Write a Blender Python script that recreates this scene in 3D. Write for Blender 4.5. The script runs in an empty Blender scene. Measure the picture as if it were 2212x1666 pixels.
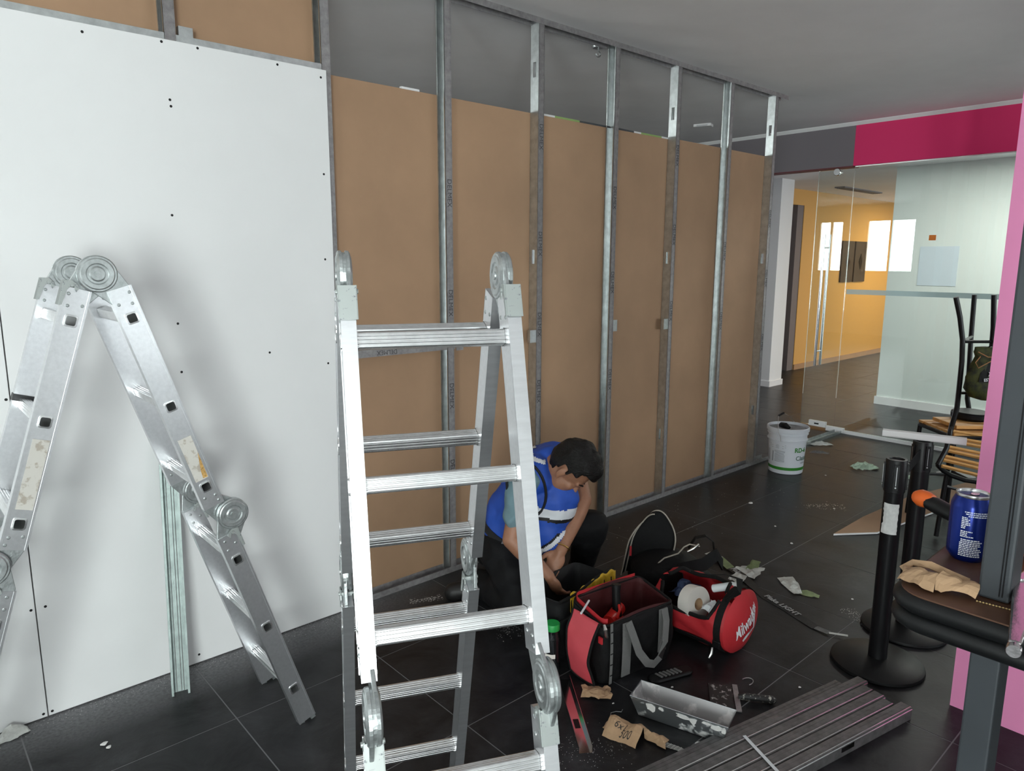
import bpy, bmesh, math, random
from math import sin, cos, pi, radians, sqrt, atan2
from mathutils import Vector, Matrix, noise
random.seed(7)
scene = bpy.context.scene
COL = scene.collection

# ------------------------------------------------------------------ camera
YAW, PITCH, ROLL, EYE = radians(48.1), radians(9.95), radians(0.2), 1.63
def camera():
    cd = bpy.data.cameras.new('camera'); cd.sensor_width = 36.0; cd.lens = 36.0 * 1540.0 / 2212.0
    cd.clip_start = 0.05; cd.clip_end = 200
    co = bpy.data.objects.new('camera', cd); COL.objects.link(co)
    fw = Vector((cos(YAW) * cos(PITCH), sin(YAW) * cos(PITCH), -sin(PITCH)))
    rt = Vector((sin(YAW), -cos(YAW), 0)); up = rt.cross(fw)
    r2 = rt * cos(ROLL) + up * sin(ROLL); u2 = up * cos(ROLL) - rt * sin(ROLL)
    m = Matrix((r2, u2, -fw)).transposed().to_4x4(); m.translation = (0, 0, EYE)
    co.matrix_world = m; scene.camera = co
camera()
# ------------------------------------------------------------------ daylight
world = bpy.data.worlds.new('overcast_sky'); scene.world = world; world.use_nodes = True
bg = world.node_tree.nodes['Background']; bg.inputs[0].default_value = (0.86, 0.94, 1.0, 1); bg.inputs[1].default_value = 2.6
def area(name, loc, rot, sx, sy, watt, col=(1, 1, 1), spread=180):
    l = bpy.data.lights.new(name, 'AREA'); l.shape = 'RECTANGLE'; l.size = sx; l.size_y = sy; l.energy = watt; l.color = col
    l.spread = radians(spread)
    o = bpy.data.objects.new(name, l); COL.objects.link(o); o.location = loc; o.rotation_euler = rot
    return o
# daylight entering through the big windows behind the photographer (rear wall), on the left facade, and in the room behind the partition; the right-hand lamp is added fill
area('daylight_rear_window', (-2.05, -2.90, 1.30), (radians(97), 0, 0), 1.7, 2.0, 345, (0.985, 0.987, 1.0))
area('daylight_left_window', (-3.30, -1.5, 1.30), (radians(102), 0, radians(-90)), 1.7, 2.0, 215, (0.985, 0.987, 1.0))
area('added_fill_right', (4.6, -2.90, 1.60), (radians(135), 0, 0), 3.4, 1.6, 52, (0.985, 0.987, 1.0))  # unseen upward lamp, added to fill the ceiling and right side
area('daylight_back_room', (-3.30, 6.85, 1.95), (radians(112), 0, radians(-90)), 2.6, 1.3, 380, (0.985, 0.987, 1.0))
scene.view_settings.view_transform = 'Standard'; scene.view_settings.look = 'None'
scene.view_settings.exposure = 0.27; scene.view_settings.gamma = 1.0; scene.view_settings.use_curve_mapping = False

# ------------------------------------------------------------------ materials
MATS = {}
def mat(name, col, rough=0.5, metal=0.0, var=0.0, scale=8.0, bump=0.0, bscale=60.0, spec=0.5, col2=None, coat=0.0, stretch=None, emit=0):
    if name in MATS: return MATS[name]
    m = bpy.data.materials.new(name); m.use_nodes = True; nt = m.node_tree; b = nt.nodes['Principled BSDF']
    b.inputs['Base Color'].default_value = (*col, 1); b.inputs['Roughness'].default_value = rough; b.inputs['Metallic'].default_value = metal
    b.inputs['Specular IOR Level'].default_value = spec
    if coat: b.inputs['Coat Weight'].default_value = coat
    if emit: b.inputs['Emission Color'].default_value = (*col, 1); b.inputs['Emission Strength'].default_value = emit
    if var or bump or col2:
        tc = nt.nodes.new('ShaderNodeTexCoord'); src = tc.outputs['Object']
        if stretch:
            mp = nt.nodes.new('ShaderNodeMapping'); mp.inputs['Scale'].default_value = stretch; nt.links.new(src, mp.inputs[0]); src = mp.outputs[0]
        if var or col2:
            n = nt.nodes.new('ShaderNodeTexNoise'); n.inputs['Scale'].default_value = scale; n.inputs['Detail'].default_value = 6; n.inputs['Roughness'].default_value = 0.62
            nt.links.new(src, n.inputs['Vector'])
            r = nt.nodes.new('ShaderNodeValToRGB'); r.color_ramp.elements[0].position = 0.32; r.color_ramp.elements[1].position = 0.68
            c2 = col2 if col2 else tuple(min(1, c * (1 + var)) for c in col); c1 = col if col2 else tuple(c * (1 - var) for c in col)
            r.color_ramp.elements[0].color = (*c1, 1); r.color_ramp.elements[1].color = (*c2, 1)
            nt.links.new(n.outputs['Fac'], r.inputs[0]); nt.links.new(r.outputs[0], b.inputs['Base Color'])
        if bump:
            n2 = nt.nodes.new('ShaderNodeTexNoise'); n2.inputs['Scale'].default_value = bscale; n2.inputs['Detail'].default_value = 4
            nt.links.new(src, n2.inputs['Vector'])
            bp = nt.nodes.new('ShaderNodeBump'); bp.inputs['Strength'].default_value = bump; bp.inputs['Distance'].default_value = 0.01
            nt.links.new(n2.outputs['Fac'], bp.inputs['Height']); nt.links.new(bp.outputs[0], b.inputs['Normal'])
    MATS[name] = m
    return m

def speckle(name, base, speck, rough, thr=0.62, scale=30.0, metal=0.0, rough2=None, metal2=0.0, detail=8, stretch=None):
    """base material with irregular patches of a second substance (plaster smears, dust, worn paper)"""
    m = mat(name, base, rough, metal); nt = m.node_tree; b = nt.nodes['Principled BSDF']
    tc = nt.nodes.new('ShaderNodeTexCoord'); src = tc.outputs['Object']
    if stretch:
        mp = nt.nodes.new('ShaderNodeMapping'); mp.inputs['Scale'].default_value = stretch; nt.links.new(src, mp.inputs[0]); src = mp.outputs[0]
    n = nt.nodes.new('ShaderNodeTexNoise'); n.inputs['Scale'].default_value = scale; n.inputs['Detail'].default_value = detail; n.inputs['Roughness'].default_value = 0.6
    nt.links.new(src, n.inputs['Vector'])
    r = nt.nodes.new('ShaderNodeValToRGB'); r.color_ramp.elements[0].position = thr - 0.03; r.color_ramp.elements[1].position = thr + 0.05
    nt.links.new(n.outputs['Fac'], r.inputs[0])
    mx = nt.nodes.new('ShaderNodeMix'); mx.data_type = 'RGBA'
    mx.inputs[6].default_value = (*base, 1); mx.inputs[7].default_value = (*speck, 1)
    nt.links.new(r.outputs[0], mx.inputs[0]); nt.links.new(mx.outputs[2], b.inputs['Base Color'])
    mm = nt.nodes.new('ShaderNodeMapRange'); mm.inputs[3].default_value = metal; mm.inputs[4].default_value = metal2
    nt.links.new(r.outputs[0], mm.inputs[0]); nt.links.new(mm.outputs[0], b.inputs['Metallic'])
    m2 = nt.nodes.new('ShaderNodeMapRange'); m2.inputs[3].default_value = rough; m2.inputs[4].default_value = rough2 if rough2 else 0.8
    nt.links.new(r.outputs[0], m2.inputs[0]); nt.links.new(m2.outputs[0], b.inputs['Roughness'])
    return m

def glass(name, tint, refl=1.0, ior=1.5, frost=0.0):
    m = bpy.data.materials.new(name); m.use_nodes = True; nt = m.node_tree
    nt.nodes.remove(nt.nodes['Principled BSDF']); out = nt.nodes['Material Output']
    tr = nt.nodes.new('ShaderNodeBsdfTransparent'); tr.inputs[0].default_value = (*tint, 1)
    gl = nt.nodes.new('ShaderNodeBsdfGlossy'); gl.inputs['Roughness'].default_value = 0.0 if not frost else 0.3
    fr = nt.nodes.new('ShaderNodeFresnel'); fr.inputs[0].default_value = ior
    mx = nt.nodes.new('ShaderNodeMixShader'); nt.links.new(fr.outputs[0], mx.inputs[0]); nt.links.new(tr.outputs[0], mx.inputs[1]); nt.links.new(gl.outputs[0], mx.inputs[2])
    last = mx
    if frost:
        df = nt.nodes.new('ShaderNodeBsdfDiffuse'); df.inputs[0].default_value = (0.55, 0.72, 0.75, 1)
        m2 = nt.nodes.new('ShaderNodeMixShader'); m2.inputs[0].default_value = frost
        nt.links.new(mx.outputs[0], m2.inputs[1]); nt.links.new(df.outputs[0], m2.inputs[2]); last = m2
    nt.links.new(last.outputs[0], out.inputs[0]); MATS[name] = m
    return m

# ------------------------------------------------------------------ mesh helpers
class MB:
    def __init__(s): s.v = []; s.f = []; s.M = Matrix()
    def add(s, vs, fs):
        o = len(s.v); s.v += [tuple(s.M @ Vector(v)) for v in vs]; s.f += [tuple(i + o for i in f) for f in fs]; return s
    def box(s, c, d, R=None):
        x, y, z = d[0] / 2, d[1] / 2, d[2] / 2
        vs = [Vector((i, j, k)) for i in (-x, x) for j in (-y, y) for k in (-z, z)]
        if R is not None: vs = [R @ v for v in vs]
        c = Vector(c)
        return s.add([v + c for v in vs], [(0, 1, 3, 2), (4, 6, 7, 5), (0, 4, 5, 1), (2, 3, 7, 6), (0, 2, 6, 4), (1, 5, 7, 3)])
    def prism(s, pts, a, b, ax='z'):
        n = len(pts)
        def P(p, h): return {'z': (p[0], p[1], h), 'y': (p[0], h, p[1]), 'x': (h, p[0], p[1])}[ax]
        vs = [P(p, a) for p in pts] + [P(p, b) for p in pts]
        fs = [tuple(range(n))[::-1], tuple(range(n, 2 * n))] + [(i, (i + 1) % n, (i + 1) % n + n, i + n) for i in range(n)]
        return s.add(vs, fs)
    def tube(s, path, r, n=8, closed=False, flat=None):
        P = [Vector(p) for p in path]; m = len(P); rr = r if isinstance(r, (list, tuple)) else [r] * m
        vs = []; up = None
        for i, p in enumerate(P):
            a = P[(i - 1) % m] if (i or closed) else p; b = P[(i + 1) % m] if (i < m - 1 or closed) else p
            t = (b - a).normalized()
            if up is None: up = t.orthogonal().normalized() if flat is None else (Vector(flat) - Vector(flat).dot(t) * t).normalized()
            else:
                up = (up - up.dot(t) * t)
                up = up.normalized() if up.length > 1e-6 else t.orthogonal().normalized()
            w = t.cross(up)
            for k in range(n):
                q = 2 * pi * k / n; vs.append(p + (up * cos(q) + w * sin(q)) * rr[i])
        fs = [(i * n + k, i * n + (k + 1) % n, ((i + 1) % m) * n + (k + 1) % n, ((i + 1) % m) * n + k) for i in range(m if closed else m - 1) for k in range(n)]
        if not closed: fs += [tuple(range(n))[::-1], tuple(range((m - 1) * n, m * n))]
        return s.add(vs, fs)
    def strap(s, path, w, th, side):
        """flat band along path; side = width direction(s)"""
        P = [Vector(p) for p in path]; m = len(P); vs = []
        for i, p in enumerate(P):
            a = P[max(i - 1, 0)]; b = P[min(i + 1, m - 1)]; t = (b - a).normalized()
            sd = Vector(side[i] if isinstance(side, list) else side); sd = (sd - sd.dot(t) * t).normalized(); nn = t.cross(sd)
            for q, h in ((-1, -1), (1, -1), (1, 1), (-1, 1)): vs.append(p + sd * q * w / 2 + nn * h * th / 2)
        fs = [(i * 4 + k, i * 4 + (k + 1) % 4, i * 4 + 4 + (k + 1) % 4, i * 4 + 4 + k) for i in range(m - 1) for k in range(4)] + [(3, 2, 1, 0), tuple(range(4 * m - 4, 4 * m))]
        return s.add(vs, fs)
    def lathe(s, prof, n=24, c=(0, 0, 0), R=None, cap=True):
        vs = []; c = Vector(c)
        for (r, z) in prof:
            for k in range(n):
                q = 2 * pi * k / n; v = Vector((r * cos(q), r * sin(q), z)); vs.append((R @ v if R is not None else v) + c)
        m = len(prof)
        fs = [(i * n + k, i * n + (k + 1) % n, (i + 1) * n + (k + 1) % n, (i + 1) * n + k) for i in range(m - 1) for k in range(n)]
        if cap: fs += [tuple(range(n))[::-1], tuple(range((m - 1) * n, m * n))]
        return s.add(vs, fs)
    def loft(s, rings, cap0=True, cap1=True):
        n = len(rings[0]); vs = [p for r in rings for p in r]; m = len(rings)
        fs = [(i * n + k, i * n + (k + 1) % n, (i + 1) * n + (k + 1) % n, (i + 1) * n + k) for i in range(m - 1) for k in range(n)]
        if cap0: fs.append(tuple(range(n))[::-1])
        if cap1: fs.append(tuple(range((m - 1) * n, m * n)))
        return s.add(vs, fs)
    def grid(s, fn, nu, nv):
        vs = [fn(i / nu, j / nv) for j in range(nv + 1) for i in range(nu + 1)]
        fs = [(j * (nu + 1) + i, j * (nu + 1) + i + 1, (j + 1) * (nu + 1) + i + 1, (j + 1) * (nu + 1) + i) for j in range(nv) for i in range(nu)]
        return s.add(vs, fs)
    def plate_holes(s, us, ws, holes, z, flip=False):
        """flat plate in local xy at height z, split on us/ws lines, leaving out the cells listed in holes (i,j)"""
        nu, nw = len(us), len(ws)
        vs = [(u, w, z) for w in ws for u in us]
        fs = []
        for j in range(nw - 1):
            for i in range(nu - 1):
                if (i, j) in holes: continue
                q = (j * nu + i, j * nu + i + 1, (j + 1) * nu + i + 1, (j + 1) * nu + i); fs.append(q[::-1] if flip else q)
        return s.add(vs, fs)
    def mesh(s, name):
        me = bpy.data.meshes.new(name); me.from_pydata(s.v, [], s.f); me.validate()
        b = bmesh.new(); b.from_mesh(me); bmesh.ops.recalc_face_normals(b, faces=b.faces); b.to_mesh(me); b.free()
        return me
    def ob(s, name, m, parent=None, smooth=False, bevel=0.0, solid=0.0, sub=0, auto=35):
        me = s.mesh(name); return mk(name, me, m, parent, smooth, bevel, solid, sub, auto)
def mk(name, me, m, parent=None, smooth=False, bevel=0.0, solid=0.0, sub=0, auto=35):
    if isinstance(m, str): m = MATS[m]
    if m is not None and not me.materials: me.materials.append(m)
    if smooth:
        for p in me.polygons: p.use_smooth = True
        if auto < 180:
            b = bmesh.new(); b.from_mesh(me)
            for e in b.edges:
                if len(e.link_faces) == 2 and e.calc_face_angle(0) > radians(auto): e.smooth = False
            b.to_mesh(me); b.free()
    o = bpy.data.objects.new(name, me); COL.objects.link(o); o.parent = parent
    if solid: q = o.modifiers.new('solid', 'SOLIDIFY'); q.thickness = solid; q.offset = 0
    if bevel: q = o.modifiers.new('bevel', 'BEVEL'); q.width = bevel; q.segments = 2; q.limit_method = 'ANGLE'; q.angle_limit = radians(40)
    if sub: q = o.modifiers.new('sub', 'SUBSURF'); q.levels = sub; q.render_levels = sub
    return o
def tag(o, label=None, cat=None, group=None, kind=None):
    if label: o['label'] = label
    if cat: o['category'] = cat
    if group: o['group'] = group
    if kind: o['kind'] = kind
    return o
def thing(name, label, cat, loc=(0, 0, 0), rz=0.0, group=None, rot=None):
    o = bpy.data.objects.new(name, None); COL.objects.link(o); o.location = loc; o.rotation_euler = rot if rot else (0, 0, rz)
    o.empty_display_size = 0.05
    return tag(o, label, cat, group)
def setting(name, label=None, loc=(0, 0, 0)):
    o = bpy.data.objects.new(name, None); COL.objects.link(o); o.location = loc
    return tag(o, label, kind='structure')
def copy_tree(o, parent=None):
    c = o.copy(); COL.objects.link(c); c.parent = parent
    for ch in o.children: copy_tree(ch, c)
    return c
def text_data(body, size, ext=0.0004, shear=0.0, bold=0.0):
    cu = bpy.data.curves.new('txt', 'FONT'); cu.body = body; cu.size = size; cu.extrude = ext; cu.align_x = 'CENTER'; cu.align_y = 'CENTER'; cu.shear = shear; cu.offset = bold
    cu.resolution_u = 3
    t = bpy.data.objects.new('txt', cu); COL.objects.link(t)
    dg = bpy.context.evaluated_depsgraph_get(); me = bpy.data.meshes.new_from_object(t.evaluated_get(dg))
    bpy.data.objects.remove(t); bpy.data.curves.remove(cu)
    vs = [v.co.copy() for v in me.vertices]; fs = [tuple(p.vertices) for p in me.polygons]; bpy.data.meshes.remove(me)
    return vs, fs
def frame(o, x, y):
    """matrix with origin o, x axis x, y axis close to y"""
    x = Vector(x).normalized(); y = Vector(y); y = (y - y.dot(x) * x).normalized(); z = x.cross(y)
    m = Matrix((x, y, z)).transposed().to_4x4(); m.translation = Vector(o); return m
def holed(u0, u1, z0, z1, holes):
    """rectangles of a wall left around openings"""
    us = sorted({u0, u1} | {h[0] for h in holes} | {h[1] for h in holes}); zs = sorted({z0, z1} | {h[2] for h in holes} | {h[3] for h in holes})
    for a, b in zip(us, us[1:]):
        run = None
        for c, d in zip(zs, zs[1:]):
            m = ((a + b) / 2, (c + d) / 2)
            if any(h[0] < m[0] < h[1] and h[2] < m[1] < h[3] for h in holes):
                if run: yield (a, b, run[0], run[1]); run = None
            else: run = (run[0], d) if run else (c, d)
        if run: yield (a, b, run[0], run[1])

# ------------------------------------------------------------------ surface materials
def tile_material():
    m = mat('slate_tile', (0.026, 0.026, 0.029), 0.42, spec=0.25); nt = m.node_tree; b = nt.nodes['Principled BSDF']
    oi = nt.nodes.new('ShaderNodeObjectInfo'); tc = nt.nodes.new('ShaderNodeTexCoord')
    ad = nt.nodes.new('ShaderNodeVectorMath'); ad.operation = 'ADD'
    nt.links.new(tc.outputs['Object'], ad.inputs[0]); nt.links.new(oi.outputs['Location'], ad.inputs[1])
    n = nt.nodes.new('ShaderNodeTexNoise'); n.inputs['Scale'].default_value = 4.6; n.inputs['Detail'].default_value = 9; n.inputs['Roughness'].default_value = 0.68; n.inputs['Distortion'].default_value = 0.6
    nt.links.new(ad.outputs[0], n.inputs['Vector'])
    r = nt.nodes.new('ShaderNodeValToRGB'); r.color_ramp.elements[0].position = 0.34; r.color_ramp.elements[0].color = (0.0045, 0.0045, 0.005, 1)
    r.color_ramp.elements[1].position = 0.72; r.color_ramp.elements[1].color = (0.034, 0.034, 0.037, 1)
    nt.links.new(n.outputs['Fac'], r.inputs[0])
    n2 = nt.nodes.new('ShaderNodeTexNoise'); n2.inputs['Scale'].default_value = 2.3; n2.inputs['Detail'].default_value = 12; n2.inputs['Roughness'].default_value = 0.78
    nt.links.new(ad.outputs[0], n2.inputs['Vector'])
    r2 = nt.nodes.new('ShaderNodeValToRGB'); r2.color_ramp.elements[0].position = 0.58; r2.color_ramp.elements[1].position = 0.86
    nt.links.new(n2.outputs['Fac'], r2.inputs[0])
    # plaster dust lying along the foot of the new partition
    sp = nt.nodes.new('ShaderNodeSeparateXYZ'); nt.links.new(ad.outputs[0], sp.inputs[0])
    ds = nt.nodes.new('ShaderNodeMapRange'); ds.inputs[1].default_value = 2.58; ds.inputs[2].default_value = 2.86; ds.clamp = True; nt.links.new(sp.outputs[1], ds.inputs[0])
    dl = nt.nodes.new('ShaderNodeMapRange'); dl.inputs[1].default_value = 2.1; dl.inputs[2].default_value = 1.5; dl.clamp = True; nt.links.new(sp.outputs[0], dl.inputs[0])
    mu = nt.nodes.new('ShaderNodeMath'); mu.operation = 'MULTIPLY'; nt.links.new(ds.outputs[0], mu.inputs[0]); nt.links.new(dl.outputs[0], mu.inputs[1])
    n3 = nt.nodes.new('ShaderNodeTexNoise'); n3.inputs['Scale'].default_value = 90; n3.inputs['Detail'].default_value = 5; nt.links.new(ad.outputs[0], n3.inputs['Vector'])
    mu2 = nt.nodes.new('ShaderNodeMath'); mu2.operation = 'MULTIPLY'; nt.links.new(mu.outputs[0], mu2.inputs[0]); nt.links.new(n3.outputs['Fac'], mu2.inputs[1])
    s2 = nt.nodes.new('ShaderNodeMath'); s2.operation = 'MULTIPLY'; s2.inputs[1].default_value = 0.16; nt.links.new(r2.outputs[0], s2.inputs[0])
    s3 = nt.nodes.new('ShaderNodeMath'); s3.operation = 'ADD'; s3.use_clamp = True; nt.links.new(s2.outputs[0], s3.inputs[0]); nt.links.new(mu2.outputs[0], s3.inputs[1])
    mx = nt.nodes.new('ShaderNodeMix'); mx.data_type = 'RGBA'; mx.inputs[7].default_value = (0.33, 0.33, 0.34, 1)
    nt.links.new(s3.outputs[0], mx.inputs[0]); nt.links.new(r.outputs[0], mx.inputs[6]); nt.links.new(mx.outputs[2], b.inputs['Base Color'])
    rr = nt.nodes.new('ShaderNodeMapRange'); rr.inputs[3].default_value = 0.26; rr.inputs[4].default_value = 0.50; nt.links.new(n.outputs['Fac'], rr.inputs[0]); nt.links.new(rr.outputs[0], b.inputs['Roughness'])
    bp = nt.nodes.new('ShaderNodeBump'); bp.inputs['Strength'].default_value = 0.5; bp.inputs['Distance'].default_value = 0.004
    nt.links.new(n.outputs['Fac'], bp.inputs['Height']); nt.links.new(bp.outputs[0], b.inputs['Normal'])
tile_material()
mat('grout', (0.20, 0.20, 0.205), 0.9)
mat('ceiling_paint', (0.80, 0.785, 0.79), 0.9, var=0.05, scale=1.2)
mat('white_wall', (0.74, 0.75, 0.75), 0.85)
mat('pale_wall', (0.70, 0.76, 0.73), 0.8)
mat('drywall_white', (0.74, 0.745, 0.745), 0.9, var=0.015, scale=3)
mat('kraft_paper', (0.375, 0.232, 0.138), 0.75, var=0.10, scale=1.6, bump=0.05, bscale=9)
mat('gypsum_edge', (0.8, 0.8, 0.78), 0.9)
mat('galvanised', (0.60, 0.63, 0.63), 0.34, 0.95, var=0.16, scale=22, bump=0.10, bscale=420)
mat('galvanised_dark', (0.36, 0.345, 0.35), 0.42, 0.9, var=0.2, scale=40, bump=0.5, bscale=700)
mat('stud_print', (0.07, 0.065, 0.07), 0.7)
mat('screw_dark', (0.02, 0.02, 0.02), 0.5, 0.5)
mat('grey_paint', (0.165, 0.148, 0.160), 0.75)
mat('magenta_paint', (0.68, 0.018, 0.13), 0.7)
mat('pink_paint', (0.88, 0.30, 0.55), 0.7)
mat('orange_paint', (0.62, 0.36, 0.115), 0.75)
mat('doorway_shade', (0.03, 0.028, 0.025), 0.9)  # shade of the unlit doorway put into a near-black colour
mat('trim_white', (0.78, 0.78, 0.78), 0.5)
mat('dark_red', (0.12, 0.01, 0.02), 0.6)
mat('tape_green', (0.25, 0.38, 0.12), 0.6); mat('tape_dark', (0.05, 0.055, 0.06), 0.5); mat('tape_white', (0.7, 0.7, 0.7), 0.6)
mat('alu_frame', (0.55, 0.56, 0.57), 0.4, 0.9)
mat('chrome', (0.75, 0.75, 0.76), 0.12, 1.0)
mat('board_brown', (0.055, 0.042, 0.035), 0.5, var=0.3, scale=9)
mat('black_plastic', (0.006, 0.006, 0.007), 0.4, spec=0.35)
mat('lamp_panel', (1.0, 0.97, 0.92), 0.5, emit=6)
mat('lamp_warm', (1.0, 0.78, 0.42), 0.5, emit=9)
mat('paper_blue', (0.60, 0.69, 0.75), 0.7)
mat('sticker_orange', (0.9, 0.25, 0.03), 0.6)
glass('clear_glass', (0.93, 0.965, 0.95)); glass('frosted_band', (0.93, 0.96, 0.95), frost=0.55)

CEIL = 2.87; XG = 6.85
# ------------------------------------------------------------------ floor with slate tiles
fl = setting('floor', 'dark slate tiled floor scattered with plaster dust and scraps')
MB().box((6.0, 3.0, -0.0512), (19, 14, 0.1)).ob('screed', 'grout', fl)
TX, TY = 0.5965, 0.588
tile_me = MB().box((0, 0, -0.006), (TX - 0.0045, TY - 0.0045, 0.012)).mesh('tile'); tile_me.materials.append(MATS['slate_tile'])
for i in range(-3, 24):
    for j in range(-5, 8):
        x0 = 0.22 + TX * i; y0 = 1.215 + TY * j
        if x0 > 8.4 and y0 < 2.5: continue
        if i < -1 and j < -3: continue
        o = bpy.data.objects.new('tile', tile_me); COL.objects.link(o); o.parent = fl; o.location = (x0 + TX / 2, y0 + TY / 2, random.uniform(-0.0003, 0))
# ------------------------------------------------------------------ ceilings and outer walls
tag(MB().box((1.9, 3.2, CEIL + 0.06), (10.0, 12.0, 0.12)).ob('ceiling', 'ceiling_paint'), 'plain grey painted ceiling running over both rooms', kind='structure')
tag(MB().box((11.5, 2.5, 2.72), (9.2, 10.0, 0.12)).ob('ceiling', 'ceiling_paint'), 'lower ceiling of the corridor behind the glass', kind='structure')
def wall(name, label, axis, at, th, u0, u1, z0, z1, holes, m):
    b = MB()
    for (a, c, d, e) in holed(u0, u1, z0, z1, holes):
        if axis == 'x': b.box((at, (a + c) / 2, (d + e) / 2), (th, c - a, e - d))
        else: b.box(((a + c) / 2, at, (d + e) / 2), (c - a, th, e - d))
    return tag(b.ob(name, m), label, kind='structure')
wl = [(-2.25, -0.75, 0.45, 2.35), (5.79, 6.85, 1.38, 2.57), (7.32, 7.93, 1.38, 2.57)]
wall('wall_left', 'white outer wall with windows to the left', 'x', -3.08, 0.16, -2.76, 9.1, 0, CEIL, wl, 'white_wall')
wr = [(-2.8, -1.3, 0.45, 2.35), (3.0, 6.2, 0.85, 2.35)]  # right-hand opening is made up to let the fill lamp in
wall('wall_rear', 'white outer wall with windows behind the photographer', 'y', -2.68, 0.16, -3.0, 6.78, 0, CEIL, wr, 'white_wall')
wall('wall_back', 'white wall of the room behind the partition', 'y', 9.08, 0.16, -3.0, 6.78, 0, CEIL, [], 'white_wall')
wall('wall_right', 'grey wall closing the rooms beside the glass front', 'x', 6.87, 0.14, 4.62, 9.0, 0, CEIL, [], 'grey_paint')
wall('wall_right', 'grey wall beyond the end of the glass front', 'x', 6.87, 0.14, -2.76, 0.25, 0, 2.49, [], 'grey_paint')
def window(n, axis, at, a, c, d, e, bars):
    w = setting('window_%d' % n)
    def P(u, z): return (at, u, z) if axis == 'x' else (u, at, z)
    def S(u, z, t=0.06): return (t, u, z) if axis == 'x' else (u, t, z)
    f = MB()
    for z in (d + 0.025, e - 0.025): f.box(P((a + c) / 2, z), S(c - a, 0.05))
    for k in range(bars + 1):
        u = a + 0.025 + (c - a - 0.05) * k / bars; f.box(P(u, (d + e) / 2), S(0.05, e - d - 0.1))
    f.ob('window_frame', 'alu_frame', w)
    for k in range(bars):
        u = a + (c - a) * (k + 0.5) / bars; MB().box(P(u, (d + e) / 2), S((c - a) / bars - 0.05, e - d - 0.1, 0.006)).ob('pane', 'clear_glass', w)
window(2, 'x', -3.08, *wl[0], 1); window(3, 'x', -3.08, *wl[1], 2); window(4, 'x', -3.08, *wl[2], 2); window(5, 'y', -2.68, *wr[0], 1); window(6, 'y', -2.68, *wr[1], 3)  # last window frames the added fill opening

# bulkhead over the glass front, half grey half magenta
wf = setting('wall_far', 'bulkhead above the glass front, painted half grey and half magenta')
MB().box((XG + 0.02, 3.783, 2.68), (0.14, 1.675, 0.38)).ob('grey_bulkhead', 'grey_paint', wf)
MB().box((XG + 0.02, 0.095, 2.68), (0.14, 5.70, 0.38)).ob('magenta_bulkhead', 'magenta_paint', wf)
MB().box((XG + 0.015, 3.783, 2.486), (0.135, 1.67, 0.008)).ob('edge_strip', 'dark_red', wf)
tag(MB().prism([(XG - 0.05, CEIL - 0.028), (XG - 0.048, CEIL - 0.032), (XG - 0.075, CEIL - 0.004), (XG - 0.075, CEIL), (XG - 0.05, CEIL)], -2.6, 4.62, 'y').ob('trim_1', 'trim_white'), 'white cove strip along the top of the bulkhead', kind='structure')

# glass front with its frosted band, and the glass door leaf
w1 = setting('window_1', 'fixed glass front under the magenta bulkhead')
for (a, b) in ((1.602, 2.945), (0.255, 1.598)):
    MB().box((XG, (a + b) / 2, 1.255), (0.010, b - a, 2.46)).ob('pane', 'clear_glass', w1)
MB().box((XG - 0.006, 1.6, 1.352), (0.001, 2.66, 0.045)).ob('frosted_band', 'frosted_band', w1)
MB().box((XG, 1.6, 2.488), (0.03, 2.68, 0.014)).ob('top_channel', 'alu_frame', w1)
b = MB(); b.box((XG - 0.012, 1.6, 0.014), (0.008, 2.66, 0.028)); b.box((XG + 0.012, 1.6, 0.014), (0.008, 2.66, 0.028)); b.box((XG, 1.6, 0.004), (0.03, 2.66, 0.008)); b.ob('floor_channel', 'trim_white', w1)
MB().box((XG - 0.0056, 2.24, 1.835), (0.001, 0.055, 0.045)).ob('orange_sticker', 'sticker_orange', w1)
d1 = setting('door_1', 'narrow frameless glass door leaf with long chrome bar handles')
MB().box((XG, 3.115, 1.252), (0.010, 0.325, 2.44)).ob('pane', 'clear_glass', d1)
for xx, yy in ((XG - 0.055, 3.155), (XG + 0.055, 3.155)):
    h = MB().tube([(xx, yy, 0.63), (xx, yy, 1.885)], 0.0125, 12).ob('bar_handle', 'chrome', d1, True)
b = MB()
for z in (0.77, 1.76): b.tube([(XG - 0.055, 3.155, z), (XG + 0.055, 3.155, z)], 0.008, 10)
b.ob('handle_bolt', 'chrome', d1, True)
MB().lathe([(0.001, -0.014), (0.030, -0.014), (0.033, -0.010), (0.033, 0.010), (0.030, 0.014), (0.001, 0.014)], 20, (XG - 0.012, 3.10, 2.45), Matrix.Rotation(pi / 2, 3, 'Y')).ob('roller_disc', 'chrome', d1, True)
pf = MB().box((XG, 3.105, 0.052), (0.03, 0.17, 0.055)).ob('patch_fitting', 'trim_white', d1, bevel=0.002)
MB().box((XG - 0.0155, 3.11, 0.052), (0.002, 0.045, 0.014)).ob('keyhole', 'black_plastic', d1)
MB().box((XG, 2.93, 0.024), (0.036, 0.17, 0.046)).ob('floor_hinge', 'trim_white', d1, bevel=0.002)

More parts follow.
